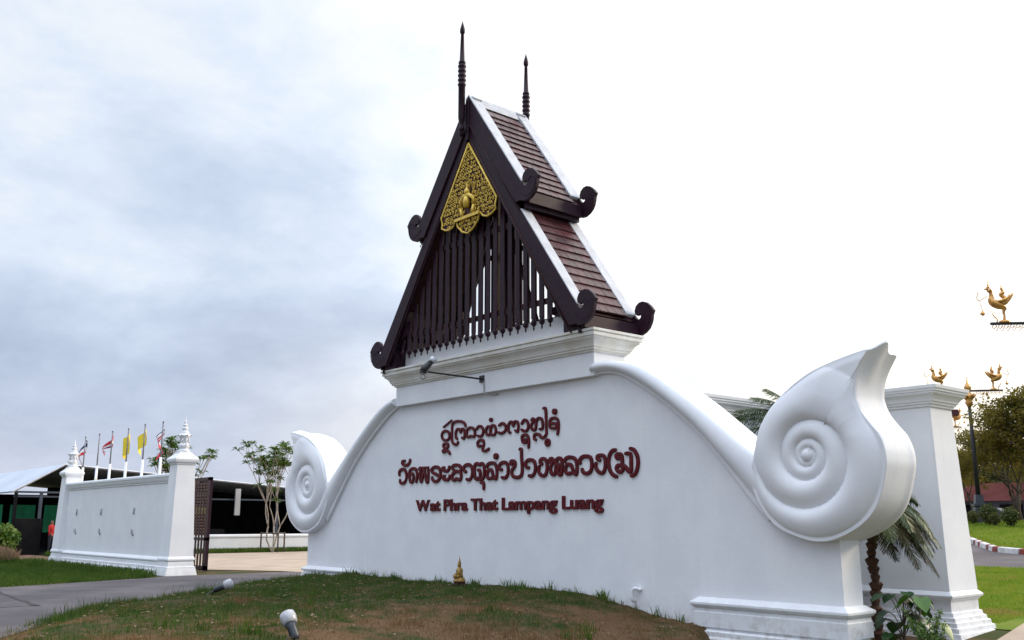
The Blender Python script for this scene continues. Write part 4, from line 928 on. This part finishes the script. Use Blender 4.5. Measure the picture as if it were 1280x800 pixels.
for i in range(26):
    a = R_.uniform(0, 2*PI); r = R_.uniform(.1, .42); z = R_.uniform(.3, .85); e = Vector((math.cos(a)*r, math.sin(a)*r, z)); P = catmull([(0, 0, 0), e*.5+ZZ*.1, e], 5); st.tube(P, .005, 4)
    for p in P[3:]:
        for _ in range(7):
            d = Vector((R_.gauss(0, 1), R_.gauss(0, 1), R_.gauss(0, .7))).normalized(); s_ = d.orthogonal().normalized()*.014; q = p+d*.012; b0 = len(V); L_ = R_.uniform(.035, .065); V += [q, q+d*L_*.5+s_, q+d*L_, q+d*L_*.5-s_]; Fc.append((b0, b0+1, b0+2, b0+3))
st.build('stems', BARK, t); mb = MB(); mb.add(V, Fc); mb.build('leaves', SHRUB, t, fix=False)
# ------------------------------------------------------------------ flags on poles behind the left wall
def flag_mesh(kind, mb):
    """cloth grids in local coordinates: pole at x=0, z=0 at the pole top; folds give it depth"""
    if kind == 'thai_limp': W_, H_, sh = .42, .62, lambda u, v: (-.36*u-.05*v, .12*math.sin(u*5+v*3), -.05-.62*v-.62*u*u)
    elif kind == 'thai_long': W_, H_, sh = .5, .7, lambda u, v: (-.30*u*(1-.6*v)-.02, .10*math.sin(u*6+v*5), -.02-.75*v-.50*u)
    elif kind == 'fly': W_, H_, sh = .9, .4, lambda u, v: (-.95*u+.1*v*u, .12*math.sin(u*7), -.02-.55*u*(1-v*.2)-.45*v*(1-.55*u)-.25*u*u*(1-v))
    elif kind == 'yellow_a': sh = lambda u, v: (-.24*u, .10*math.sin(u*6+v*2), -.10-.75*v-.25*u)
    else: sh = lambda u, v: (-.46*u, .10*math.sin(u*6+v*2), -.04-.62*v-.42*u)
    nu, nv = 14, 12; V = [sh(i/nu, j/nv) for j in range(nv+1) for i in range(nu+1)]
    if 'thai' in kind or kind == 'fly': stripes = {'thai_limp': [3, 3, 3, 3, 3, 2, 2, 2, 2, 1, 1, 1], 'fly': [1, 1, 1, 1, 1, 1, 2, 2, 2, 3, 3, 1], 'thai_long': [3, 2, 2, 2, 1, 1, 2, 1, 1, 1, 1, 1]}[kind]
    else: stripes = [0]*12
    for j in range(nv):
        mb.mi = {0: 0, 1: 1, 2: 2, 3: 3}[stripes[j]]
        b = len(mb.v)
        mb.add([V[j*(nu+1)+i] for i in range(nu+1)]+[V[(j+1)*(nu+1)+i] for i in range(nu+1)], [(i, i+1, nu+2+i, nu+1+i) for i in range(nu)], True)
FD = [(-14.4, 4.95, 'thai_limp', 'flagpole with a limp dark blue, white and red flag, leftmost behind the boundary wall'),
      (-12.72, 4.95, None, 'bare grey flagpole, second from the left behind the boundary wall'),
      (-11.25, 4.95, 'fly', 'flagpole with a red, white and navy flag blown out toward the bare pole'),
      (-9.55, 4.93, 'yellow_a', 'flagpole with a narrow folded yellow flag, fourth from the left'),
      (-7.92, 4.96, 'yellow_b', 'flagpole with a wider yellow flag, fifth from the left'),
      (-6.26, 4.92, 'thai_long', 'flagpole with a hanging red and white striped flag, nearest the right pier')]
POLEM = mat('grey_flagpole_metal', (.22, .22, .24), (.15, .15, .17), 5, .5)
for x, zt, kd, lb in FD:
    x += -.25*(2.65+(-6.26-x)*.08)
    t = thing('flagpole', lb, 'flagpole', (x, -1.95, 0), 0, 'flagpoles behind the boundary wall', world=False)
    mb = MB(); mb.tube([(.0, 0, 0), (0, 0, 3.75)], .05, 8); mb.build('sleeve', WHITE, t)
    mb = MB(); mb.tube([(0, 0, 3.7), (0, 0, zt)], [.028, .02], 6); mb.lathe((0, 0, zt), [(0, .02), (.02, .035), (.05, .03), (.07, .004)], 8); mb.build('pole', POLEM, t)
    if kd:
        mb = MB(); flag_mesh(kd, mb)
        for i in range(len(mb.v)): a, b, c = mb.v[i]; mb.v[i] = (a-.02, b, c+zt-.03)
        mb.build('flag', [FYEL, FRED, FWHT, FNVY], t, fix=False)
mb = MB(); mb.mi = 0; V = [(-13.7+.5*i/6, -2.0+.05*math.sin(i), 3.02+.22*(i/6)*(j)) for j in (0, 1) for i in range(7)]; mb.add(V, [(i, i+1, 8+i, 7+i) for i in range(6)], True)
tag(mb.build('draped_yellow_cloth', FYEL, fix=False), 'yellow cloth draped just above the wall coping at the second flagpole', 'cloth')
# ------------------------------------------------------------------ low yard wall, hall behind, person, signs
LY = thing('low_yard_wall', 'low white wall with a rounded coping behind the concrete yard', 'wall', (-23, 8, 0))
mb = MB(); mb.box((-23.2, 4, -.2), (-23.0, 26, .78)); mb.build('wall_panel', WHITE, LY)
mb = MB(); mb.rect(-23.2, -23.0, 4, 26, [(.78, 0), (.785, .05), (.86, .06), (.92, .04), (.94, .0)]); bev(mb.build('coping', WHITE, LY), .01)
HL = thing('open_hall', 'large dark open-sided hall with pale metal roof behind the left boundary wall', 'building', (-26, 6, 0))
XH = -26.0
def slabq(pts, th): 
    mb = MB(); V = [Vector(p) for p in pts]; nrm = (V[1]-V[0]).cross(V[2]-V[0]).normalized()
    if nrm.z < 0: nrm = -nrm
    mb.add(V+[p-nrm*th for p in V], [(0, 1, 2, 3), (7, 6, 5, 4), (0, 4, 5, 1), (1, 5, 6, 2), (2, 6, 7, 3), (3, 7, 4, 0)]); return mb
slabq([(XH, .43, 4.46), (XH, -1.85, 3.06), (-50, -1.85, 3.06), (-50, .43, 4.46)], .07).build('left_roof_slope', ROOFS, HL)
slabq([(XH, .435, 4.46), (XH, 24, 2.80), (-50, 24, 2.80), (-50, .435, 4.46)], .07).build('right_roof_slope', ROOFS, HL)
mb = MB(); mb.tube([(XH+.03, -1.9, 3.03), (XH+.03, .43, 4.43), (XH+.03, 24, 2.77)], .055, 4, smooth=False); mb.build('verge_trim', CAPW, HL)
mb = MB(); mb.box((XH-.06, -1.8, 2.98), (XH+.02, 8, 3.08)); mb.box((XH-.06, -1.8, 2.78), (XH+.0, 24, 2.86)); mb.build('tie_beam', STEEL, HL)
for y in (-1.7, -.55, 1.0, 3.2, 5.6, 12.3, 16, 20):
    mb = MB(); mb.box((XH-.1, y-.07, -.05), (XH+.02, y+.07, 3.0 if y < 8 else 2.85)); mb.build('post', STEEL if y > -.6 else DARKI, HL)
mb = MB(); mb.box((XH+.05, 9.62, 1.95), (XH+.16, 9.92, 3.42)); mb.build('hanging_panel', PILL, HL)
mb = MB(); mb.box((-50, -1.7, 0), (-49.8, 24, 3.5)); mb.box((-50, 23.8, 0), (XH, 24, 2.7)); mb.box((-36, 2.4, -.02), (-35.9, 24, 3.6)); mb.box((XH-.2, 6.5, -.02), (XH-.12, 9.2, 1.2)); mb.build('dark_wall', DARKI, HL)
mb = MB(); mb.box((-50, -1.8, -.05), (XH, 24, .03)); mb.build('floor_slab', DARKI, HL)
for (y0, y1) in ((-3.4, -1.55), (-1.2, .0), (.45, 1.35), (1.6, 2.3)):
    mb = MB(); n = 12
    V = [(XH-3.0+.04*math.sin(i*1.7), lerp(y0, y1, i/n), z) for z in (1.05, 2.45) for i in range(n+1)]; mb.add(V, [(i, i+1, n+2+i, n+1+i) for i in range(n)], True); mb.build('shade_net_panel', NET, HL, fix=False)
mb = MB(); mb.box((XH+.5, -1.75, 0), (XH+.62, -.55, 1.75)); tag(mb.build('dark_screen_panel', DARKI), 'low black screen panel standing before the hall at the far left', 'screen'); bev(bpy.data.objects['dark_screen_panel'], .02)
SG = thing('yellow_banner', 'small yellow-green banner hanging inside the dark hall beyond the gate', 'banner', (XH-1, 8.1, 2.2))
mb = MB(); mb.box((XH-1, 7.75, 2.05), (XH-.96, 8.55, 2.42)); mb.build('banner_cloth', YEL, SG)
mb = MB(); mb.box((XH-1.005, 7.7, 2.42), (XH-.955, 8.6, 2.46)); mb.build('banner_rail', DARKI, SG)
# figures inside the far hall: one in red at the post, two dark ones by the netting
def person(loc, rz, top, label, seated=False):
    t = thing('person', label, 'person', loc, rz, None, world=False)
    me = bpy.data.meshes.new('body'); 
    J = {'pel': (0, 0, .92), 'ch': (0, -.01, 1.28), 'nk': (0, 0, 1.46), 'hd': (0, -.01, 1.60), 'top': (0, 0, 1.68), 'ls': (-.17, 0, 1.38), 'le': (-.25, -.04, 1.10), 'lw': (-.20, -.20, .92), 'lh': (-.18, -.27, .88),
         'rs': (.17, 0, 1.38), 're': (.24, -.02, 1.10), 'rw': (.25, -.12, .86), 'rh': (.25, -.16, .78), 'lk': (-.10, -.02, .50), 'la': (-.11, .02, .08), 'lt': (-.12, -.14, .03), 'hl': (-.09, 0, .86), 'hr': (.09, 0, .86), 'rk': (.11, -.04, .50), 'ra': (.12, .02, .08), 'rt': (.13, -.14, .03)}
    E = [('pel', 'ch'), ('ch', 'nk'), ('nk', 'hd'), ('hd', 'top'), ('ch', 'ls'), ('ls', 'le'), ('le', 'lw'), ('lw', 'lh'), ('ch', 'rs'), ('rs', 're'), ('re', 'rw'), ('rw', 'rh'), ('pel', 'hl'), ('hl', 'lk'), ('lk', 'la'), ('la', 'lt'), ('pel', 'hr'), ('hr', 'rk'), ('rk', 'ra'), ('ra', 'rt')]
    K = list(J); R = {'pel': .14, 'ch': .15, 'nk': .055, 'hd': .10, 'top': .075, 'ls': .07, 'rs': .07, 'le': .045, 're': .045, 'lw': .035, 'rw': .035, 'lh': .035, 'rh': .035, 'hl': .09, 'hr': .09, 'lk': .06, 'rk': .06, 'la': .04, 'ra': .04, 'lt': .035, 'rt': .035}
    me.from_pydata([J[k] for k in K], [(K.index(a), K.index(b)) for a, b in E], []); o = link('body', me, t)
    sk = o.modifiers.new('skin', 'SKIN'); lay = me.skin_vertices[0] if me.skin_vertices else None
    if lay is None:
        bm = bmesh.new(); bm.from_mesh(me); bm.verts.layers.skin.verify(); bm.to_mesh(me); bm.free(); lay = me.skin_vertices[0]
    for i, k in enumerate(K): lay.data[i].radius = (R[k], R[k]*.8); lay.data[i].use_root = (k == 'pel')
    sb = o.modifiers.new('sub', 'SUBSURF'); sb.levels = 1; sb.render_levels = 1
    bpy.context.view_layer.update(); em = bpy.data.meshes.new_from_object(o.evaluated_get(bpy.context.evaluated_depsgraph_get()))
    o.modifiers.clear(); o.data = em
    for m in (SKIN, top, DENIM, HAIR): em.materials.append(m)
    for p in em.polygons:
        z = p.center.z; x = abs(p.center.x); p.use_smooth = True
        p.material_index = 3 if (z > 1.62 or (z > 1.52 and p.center.y > .02)) else 0 if z > 1.47 or (z < 1.02 and x > .17) else 1 if z > .92 else 2
    return t
person((XH+.9, -.18, 0), 2.3, REDS, 'person in a red shirt standing beside the left pier of the boundary wall')
person((XH-1.5, -1.0, 0), 1.3, DENIM, 'dark-clothed person standing in the hall before the left green net')
# dry ornamental grass clump and brown bed at far left
pts = []; pts2 = []
for _ in range(9000):
    a = random.uniform(0, 2*PI); r = math.sqrt(random.random()); x = -17.4+2.6*r*math.cos(a); y = -5.1+1.5*r*math.sin(a); h = (1-r*r*.7); pts.append((x, y, 0, h))
    if random.random() < .25: pts2.append((x, y, .45*h, 1))
t = thing('ornamental_grass_clump', 'dark green ornamental grass clump with pinkish dry seed heads at the left edge', 'grass clump', (-17.4, -5.1, 0))
blades('blades', pts, .45, .75, .015, GR3, None, t); blades('seed_heads', pts2, .25, .42, .014, DRYG, None, t)
V = [(x, y, T(x, y)+.03) for y in (-3.2, -1.0) for x in (-25.2, -16.2)]
struct(rawmesh('soil_bed', np.array(V), np.array([(0, 1, 3, 2)]), mat('brown_soil_bed', (.16, .08, .05), (.10, .055, .035), 2, .95, .6, 20)))
def leafball(n, R, sz, seed, flat=1.0, aspect=.4):
    r = np.random.default_rng(seed); d = r.normal(size=(n, 3)); d /= np.linalg.norm(d, axis=1)[:, None]; p = d*(R*r.random(n)**.4)[:, None]*np.array([1, 1, flat])
    t = r.normal(size=(n, 3)); t /= np.linalg.norm(t, axis=1)[:, None]; s_ = np.cross(t, r.normal(size=(n, 3))); s_ /= np.linalg.norm(s_, axis=1)[:, None]
    L = (sz*r.uniform(.6, 1.4, n))[:, None]; return np.stack([p, p+t*L*.5+s_*L*aspect, p+t*L, p+t*L*.5-s_*L*aspect], 1).reshape(-1, 3)
def quads(V): i = np.arange(len(V)//4)*4; return np.stack([i, i+1, i+2, i+3], 1)
t = thing('leafy_bush', 'bright green leafy bush in front of the green netting at the left edge', 'bush', (XH+1.6, -2.5, 0), 0, None, world=False)
V = leafball(1500, .75, .16, 3, .9)+np.array([0, 0, .8]); rawmesh('leaves', V, quads(V), FRANG, t); mb = MB(); mb.tube([(0, 0, 0), (.1, 0, .9)], .03, 5); mb.build('stem', BARK, t)
# ------------------------------------------------------------------ frangipani trees: forked pale stems, whorls of leaves
def frangipani(loc, H_, label, seed, spread=1.0, props=False, levels=5, first=3):
    R_ = random.Random(seed); t = thing('frangipani_tree', label, 'tree', loc, 0, None, world=False); st = MB(); tips = []
    def grow(p, d, L, r, lv):
        q = p+d*L; st.tube(catmull([p, p.lerp(q, .5)+Vector((R_.gauss(0, .05), R_.gauss(0, .05), 0))*L, q], 2), [r*.75, r*.7, r*.67, r*.64, r*.6], 5)
        if lv == 0: tips.append((q, d)); return
        if lv <= 3 and R_.random() < .5: tips.append((q, d))
        for k_ in range(2 if R_.random() < .75 else 3):
            a = R_.uniform(0, 2*PI); sp = R_.uniform(.25, .55)*spread; e = (d+Vector((math.cos(a)*sp, math.sin(a)*sp, .10))).normalized()
            grow(q, e, L*R_.uniform(.72, .95), r*.72, lv-1)
    for k_ in range(first):
        a = 2*PI*k_/first+.6; grow(Vector((0, 0, 0)), Vector((math.cos(a)*.30*spread, math.sin(a)*.30*spread, 1)).normalized(), H_*(.27 if levels == 5 else .31), .065, levels-1)
    st.build('trunk', BARKP, t)
    V = []; F4 = []; mb = MB()
    for q, d in tips:
        for k_ in range(15):
            a = R_.uniform(0, 2*PI); e = (d*.25+Vector((math.cos(a), math.sin(a), R_.uniform(-.35, .7)))).normalized(); s_ = e.cross(ZZ).normalized(); L = R_.uniform(.34, .50)*H_/5.5
            m1 = q+e*L*.55+ZZ*.03; tp = q+e*L-ZZ*L*.22; w2 = s_*L*.15
            b0 = len(V); V += [q, m1+w2, tp, m1-w2, m1-ZZ*.02]; F4 += [(b0, b0+1, b0+4), (b0+1, b0+2, b0+4), (b0+2, b0+3, b0+4), (b0+3, b0, b0+4)]
    mb.add(V, F4); mb.build('crown', FRANG, t, fix=False)
    if props:
        for (x, y) in ((-.5, -.45), (-.1, .7), (.35, .1)):
            mb = MB(); mb.tube([(x, y, -.1), (x, y, 1.05)], .045, 5); mb.build('prop_post', BARK, t)
        mb = MB(); mb.tube([(-.5, -.45, 1.0), (-.1, .7, 1.0)], .04, 5); mb.tube([(.35, .1, .97), (-.3, .1, .97)], .04, 5); mb.build('prop_rail', BARK, t)
    return t
frangipani((-21.6, 9.9, 0), 5.2, 'young frangipani tree with pale forked stems propped by posts before the low wall', 12, .85, True)
frangipani((-19.0, 3.5, 0), 5.1, 'frangipani tree whose leaves show above the boundary wall beside the right pier', 21, .5, False, levels=4)
# ------------------------------------------------------------------ ornate gold lamp posts
def bird_parts(t, ox, oz, s_, sc=1.0, oy=0, box=False):
    """gold swan figure facing +x*s_ on the arm at (ox, oz)"""
    P = lambda a, b, c=0: (ox+s_*a*sc, oy+c*sc, oz+b*sc)
    mb = MB()
    mb.loft([[P(.30*r*math.cos(2*PI*j/10), z, .22*r*math.sin(2*PI*j/10)) for j in range(10)] for z, r in ((0, 1), (.08, .95), (.14, .55), (.17, .3))], smooth=True)
    mb.tube(catmull([P(0, .12), P(-.03, .38), P(-.01, .58), P(-.06, .78)], 4), [.06, .055, .05, .045, .042, .042, .045, .05, .05, .055, .07, .085, .10], 8)           # leg
    mb.tube(catmull([P(-.14, .80), P(.10, .90), P(.36, 1.02), P(.55, 1.20), P(.53, 1.45), P(.55, 1.66), P(.64, 1.82)], 4), [.05, .08, .10, .12, .135, .15, .155, .16, .165, .165, .16, .15, .135, .12, .105, .095, .085, .08, .075, .07, .075, .085, .10, .10, .08], 8)
    mb.tube([P(.68, 1.84), P(.78, 1.85), P(.90, 1.80)], [.07, .04, .008], 6)
    mb.lathe(P(.65, 1.88), [(0, .09*sc), (.05*sc, .10*sc), (.10*sc, .05*sc), (.15*sc, .06*sc), (.21*sc, .035*sc), (.54*sc, .004)], 8)
    mb.tube(catmull([P(.10, 1.00), P(-.18, 1.16), P(-.42, 1.36), P(-.58, 1.56)], 3), [.13, .13, .12, .11, .09, .075, .06, .045, .03, .01], 7)
    mb.tube(catmull([P(-.02, 1.10), P(-.16, 1.32), P(.05, 1.50), P(-.08, 1.66), P(-.01, 1.84)], 3), [.11, .11, .10, .09, .08, .07, .07, .08, .085, .07, .06, .05, .04], 7)
    mb.lathe(P(-.02, 1.80), [(0, .06*sc), (.06*sc, .07*sc), (.12*sc, .035*sc), (.40*sc, .004)], 7)
    for sg in (1, -1): mb.tube(catmull([P(.35, 1.12, .13*sg), P(.05, 1.18, .20*sg), P(-.28, 1.34, .22*sg), P(-.52, 1.60, .2*sg)], 3), [.04, .05, .06, .06, .06, .05, .04, .03, .02, .01], 6)
    mb.build('swan_figure', GOLD2, t)
    mb = MB()
    mb.tube(catmull([P(.74, 1.45), P(.98, 1.32), P(1.21, 1.21), P(1.28, 1.42), P(1.20, 1.52), P(1.23, 1.68)], 3), .022*sc, 5)
    mb.tube([P(1.18, 1.20), P(1.06, .70)], .012*sc, 4); mb.lathe(P(1.06, .36), [(0, .01), (.06*sc, .04*sc), (.12*sc, .14*sc), (.20*sc, .10*sc), (.28*sc, .04*sc), (.40*sc, .015*sc)], 8)
    mb.tube(catmull([P(1.16, 1.05), P(.9, .74), P(.5, .58), P(0, .46)], 4), .010*sc, 4)
    mb.build('hanging_bell', GOLD2, t)
    mb = MB(); mb.tube(catmull([P(.38, .02), P(.36, .22), P(.48, .32), P(.56, .52)], 3), .035*sc, 5)
    for k_ in range(7):
        x = .55-.30*k_; mb.tube(catmull([P(x, -.10), P(x+.10, -.22), P(x-.02, -.30), P(x-.10, -.18)], 3), .020*sc, 4)
        mb.tube(catmull([P(x-.1, -.12), P(x-.16, -.34), P(x-.04, -.44)], 3), .018*sc, 4)
    mb.build('arm_scrollwork', GOLD2, t)
def lamp(loc, H_, label, sides, rz, arm=2.1, sc=.72, box=False):
    t = thing('lamp_post', label, 'lamp post', loc, rz, 'gold swan lamp posts', world=False)
    mb = MB(); mb.rect(-.28, .28, -.28, .28, [(-.2, .1), (.25, .1), (.3, .02), (.85, 0), (.9, .06), (1.0, .06), (1.05, -.06), (1.5, -.10)]); mb.build('pedestal', CHAR, t)
    mb = MB(); mb.tube([(0, 0, 1.4), (0, 0, H_-.9)], [.13, .09], 10); mb.build('pole', BLACK, t)
    mb = MB(); mb.lathe((0, 0, H_-1.0), [(-.25, .10), (-.1, .16), (0, .22), (.1, .15), (.22, .24), (.34, .30), (.46, .20), (.6, .10), (.72, .16), (.84, .20), (.95, .14), (1.08, .06), (1.45, .01)], 12)
    for k_ in range(6):
        a = 2*PI*k_/6; mb.tube([(.22*math.cos(a), .22*math.sin(a), H_-.75), (.36*math.cos(a), .36*math.sin(a), H_-.60), (.34*math.cos(a), .34*math.sin(a), H_-.42)], [.06, .045, .005], 5)
    mb.build('lotus_capital', GOLD2, t)
    mb = MB(); mb.tube([(-arm-.35 if -1 in sides else 0, 0, H_-.35), (arm+.35 if 1 in sides else 0, 0, H_-.35)], .06, 6); mb.build('arm', BLACK, t)
    for s_ in sides: bird_parts(t, s_*arm*.93, H_-.32, s_, sc)
    if box: mb = MB(); mb.rect(arm*.93-.30, arm*.93+.16, -.25, .25, [(H_+.50, .0), (H_+.54, .05), (H_+.98, .05), (H_+1.02, 0)]); mb.build('lantern_box', LANT, t)
    return t
yawc = math.atan2(RX.y, RX.x)
def zat(x, y): return T(x, y)+.1
lamp((2.6, 39.0, zat(2.6, 39)), 7.5, 'gold swan lamp post with two arms rising beside the tree row, whole post in view', (-1, 1), yawc-.18, 1.45, .66)
lamp((12.75, 24.6, zat(12.75, 24.6)), 8.55, 'nearest gold swan lamp post, only its left bird in frame at the right edge', (-1, 1), yawc-.1, 2.38, .72)
lamp((-9.2, 60.2, zat(-9.2, 60.2)), 9.24-zat(-9.2, 60.2), 'farthest gold swan lamp post with a dark red box, partly hidden behind the pier', (-1, 1), yawc, 1.5, .68, box=True)
# ------------------------------------------------------------------ trees, bushes and far things at the right
def tree_proto(H_, seed, n=5200, lf=.165):
    R_ = random.Random(seed); r = np.random.default_rng(seed); st = MB(); tips = []
    def grow(p, d, L, rad, lv):
        q = p+d*L; st.tube([p, p.lerp(q, .5)+Vector((R_.gauss(0, .04), R_.gauss(0, .04), 0))*L, q], [rad, rad*.85, rad*.7], 5); tips.append((q, lv)); 
        if lv == 0: return
        for _ in range(3):
            a = R_.uniform(0, 2*PI); sp = R_.uniform(.35, .8); grow(q if _ else p.lerp(q, .75), (d+Vector((math.cos(a)*sp, math.sin(a)*sp, R_.uniform(-.05, .2)))).normalized(), L*R_.uniform(.62, .8), rad*.58, lv-1)
    grow(Vector((0, 0, 0)), Vector((R_.gauss(0, .05), R_.gauss(0, .05), 1)).normalized(), H_*.40, .085, 4)
    tp = [np.array(q) for q, lv in tips if lv <= 2]+[np.array((R_.gauss(0, .9), R_.gauss(0, .9), R_.uniform(.50, .85)*H_)) for _ in range(16)]; V = []
    for k_ in range(len(tp)):
        m_ = max(14, n//len(tp)); V.append(leafball(m_, R_.uniform(.35, .8)*H_/6, lf, seed*100+k_, .6, .26)+tp[k_])
    return st, np.concatenate(V)
protos = [tree_proto(H_, sd) for H_, sd in ((6.2, 31), (5.4, 32), (6.8, 33))]
TR = random.Random(8); made = [None]*3
pm = [float(p[1][:, 2].max()) for p in protos]
def pxof(x, y):
    v = Vector((x, y, 3))-CAM; return 640+F*v.dot(RX)/v.dot(fwd)
# (x, y, height in metres)
spots = [(2.1, 36.6, 4.4), (.2, 41.0, 4.9), (3.7, 35.6, 4.6), (5.0, 37.2, 6.2), (6.3, 34.8, 6.3), (7.2, 37.6, 7.6), (3.0, 42.5, 5.6), (8.1, 34.0, 7.4), (-2.0, 44.5, 5.2), (5.2, 43.5, 7.2), (8.9, 38.4, 8.6), (-3.8, 49, 5.6), (.6, 49.5, 6.0), (4.6, 50, 7.4), (8.0, 47.0, 9.0), (10.6, 41.0, 9.4)]
spots = [(CAM.x+(x-CAM.x)*1.13, CAM.y+(y-CAM.y)*1.13, h*(1.0 if h < 6 else 1.0)) for x, y, h in spots]
ORD = ['first', 'second', 'third', 'fourth', 'fifth', 'sixth', 'seventh', 'eighth', 'ninth', 'tenth', 'eleventh', 'twelfth', 'thirteenth', 'fourteenth', 'fifteenth', 'sixteenth']
rows = {}
for s_ in spots: rows.setdefault('front' if s_[1] < 45.4 else 'middle' if s_[1] < 54 else 'back', []).append(s_)
for rw in rows.values(): rw.sort(key=lambda q: pxof(q[0], q[1]))
for i, (x, y, hh) in enumerate(spots):
    k_ = i % 3; rn = [r for r, v in rows.items() if (x, y, hh) in v][0]; s_ = hh/pm[k_]
    if made[k_] is None:
        t = thing('roadside_tree', '', 'tree', (x, y, zat(x, y)-.1), TR.uniform(0, 6), 'row of young feathery trees beyond the road', world=False)
        protos[k_][0].build('trunk', BARK, t); rawmesh('crown', protos[k_][1], quads(protos[k_][1]), TREEL, t); made[k_] = t
    else:
        t = copy_tree(made[k_]); t.location = (x, y, zat(x, y)-.1); t.rotation_euler.z = TR.uniform(0, 6)
    t.scale = (s_*1.1, s_*1.1, s_)
    t['label'] = 'feathery olive tree, %s from the white pier in the %s row beyond the lawn' % (ORD[rows[rn].index((x, y, hh))], rn)
sb = None
for i in range(15):
    x = -1.2+.85*i+TR.uniform(-.25, .25); y = 38.5-.52*x+TR.uniform(-.6, .6)
    if sb is None:
        sb = t = thing('roadside_bush', 'leggy green bush in the hedge under the roadside trees', 'bush', (x, y, zat(x, y)), 0, 'bushes under the roadside trees', world=False)
        V = leafball(1100, .5, .13, 77, 1.2)+np.array([0, 0, .75]); rawmesh('leaves', V, quads(V), BUSHL, t)
        mb = MB(); mb.tube([(0, 0, -.2), (.02, 0, .5), (.1, .05, 1.2)], [.04, .035, .02], 5); mb.tube([(0, 0, -.1), (-.1, .1, 1.0)], .02, 4); mb.build('stems', BARK, t)
    else:
        t = copy_tree(sb); t.location = (x, y, zat(x, y)); t.rotation_euler.z = TR.uniform(0, 6)
    q = TR.uniform(.45, .85); t.scale = (q*1.1, q*1.1, q)
    t['label'] = 'leggy green bush, %s from the white pier in the hedge under the roadside trees' % ORD[i]
# far tree belt: one mass
V = []
for i in range(90):
    x = TR.uniform(-95, 10); y = TR.uniform(125, 150)-x*.1; h = TR.uniform(3.0, 6.5); V.append(leafball(420, 3.4, .75, 500+i, .9, .4)+np.array([x, y, 1.5+h]))
    V.append(leafball(150, 2.6, .75, 900+i, 1.0, .4)+np.array([x, y, 2.5]))
V = np.concatenate(V); stuff(rawmesh('far_tree_belt', V, quads(V), TREED), 'far dark tree belt behind the red-roofed building', 'trees')
FB = thing('red_roofed_building', 'long low building with a dark red roof far behind the roadside trees', 'building', (-35, 100, 1.5))
mb = MB(); mb.box((-75, 100, 1.4), (8, 108, 4.0)); mb.build('wall', mat('far_grey_wall', (.10, .10, .12), (.06, .06, .075), .3, .8), FB)
mb = MB(); mb.prism([(98.5, 3.9), (104, 6.1), (109.5, 3.9)], -77, 10, axis='X'); mb.build('roof', REDROOF, FB)
for i in range(14):
    mb = MB(); mb.box((-72+i*5.6, 99.9, 2.0), (-69.5+i*5.6, 100.05, 3.5)); mb.build('window', DARKI, FB)
CPROF = [(-2.1, .35), (-2.15, .75), (-1.9, .95), (-1.25, 1.02), (-.7, 1.42), (.65, 1.45), (1.3, 1.0), (1.95, .88), (2.15, .6), (2.1, .35)]
def car(loc, rz, m, label):
    t = thing('parked_car', label, 'car', loc, rz, 'cars parked before the red-roofed building', world=False)
    mb = MB(); mb.prism(CPROF, -.85, .85); bev(mb.build('body', m, t), .08, 3)
    mb = MB(); mb.prism([(-1.15, 1.03), (-.66, 1.36), (.60, 1.39), (1.15, 1.02)], -.862, .862); mb.build('side_windows', GLASS, t)
    for x in (-1.3, 1.35):
        for s_ in (-1, 1): mb = MB(); mb.loft([[(x+.33*math.cos(2*PI*j/14), s_*y, .33+.33*math.sin(2*PI*j/14)) for j in range(14)] for y in (.68, .88)]); mb.build('wheel', RUB, t)
for i, (x, y, m) in enumerate(((-30, 92, CARD), (-24.5, 91.5, CARS_), (-19, 92, CARD), (-13.6, 92.4, CARD), (-8, 91.6, CARS_), (-36, 92, CARS_), (-3, 92, CARD))):
    car((x, y, T(x, y)+.06), .03*i, m, ('silver' if m is CARS_ else 'black')+' car parked far off before the red-roofed building, '+('second', 'third', 'fourth', 'fifth', 'sixth', 'leftmost', 'rightmost')[i]+' of seven')
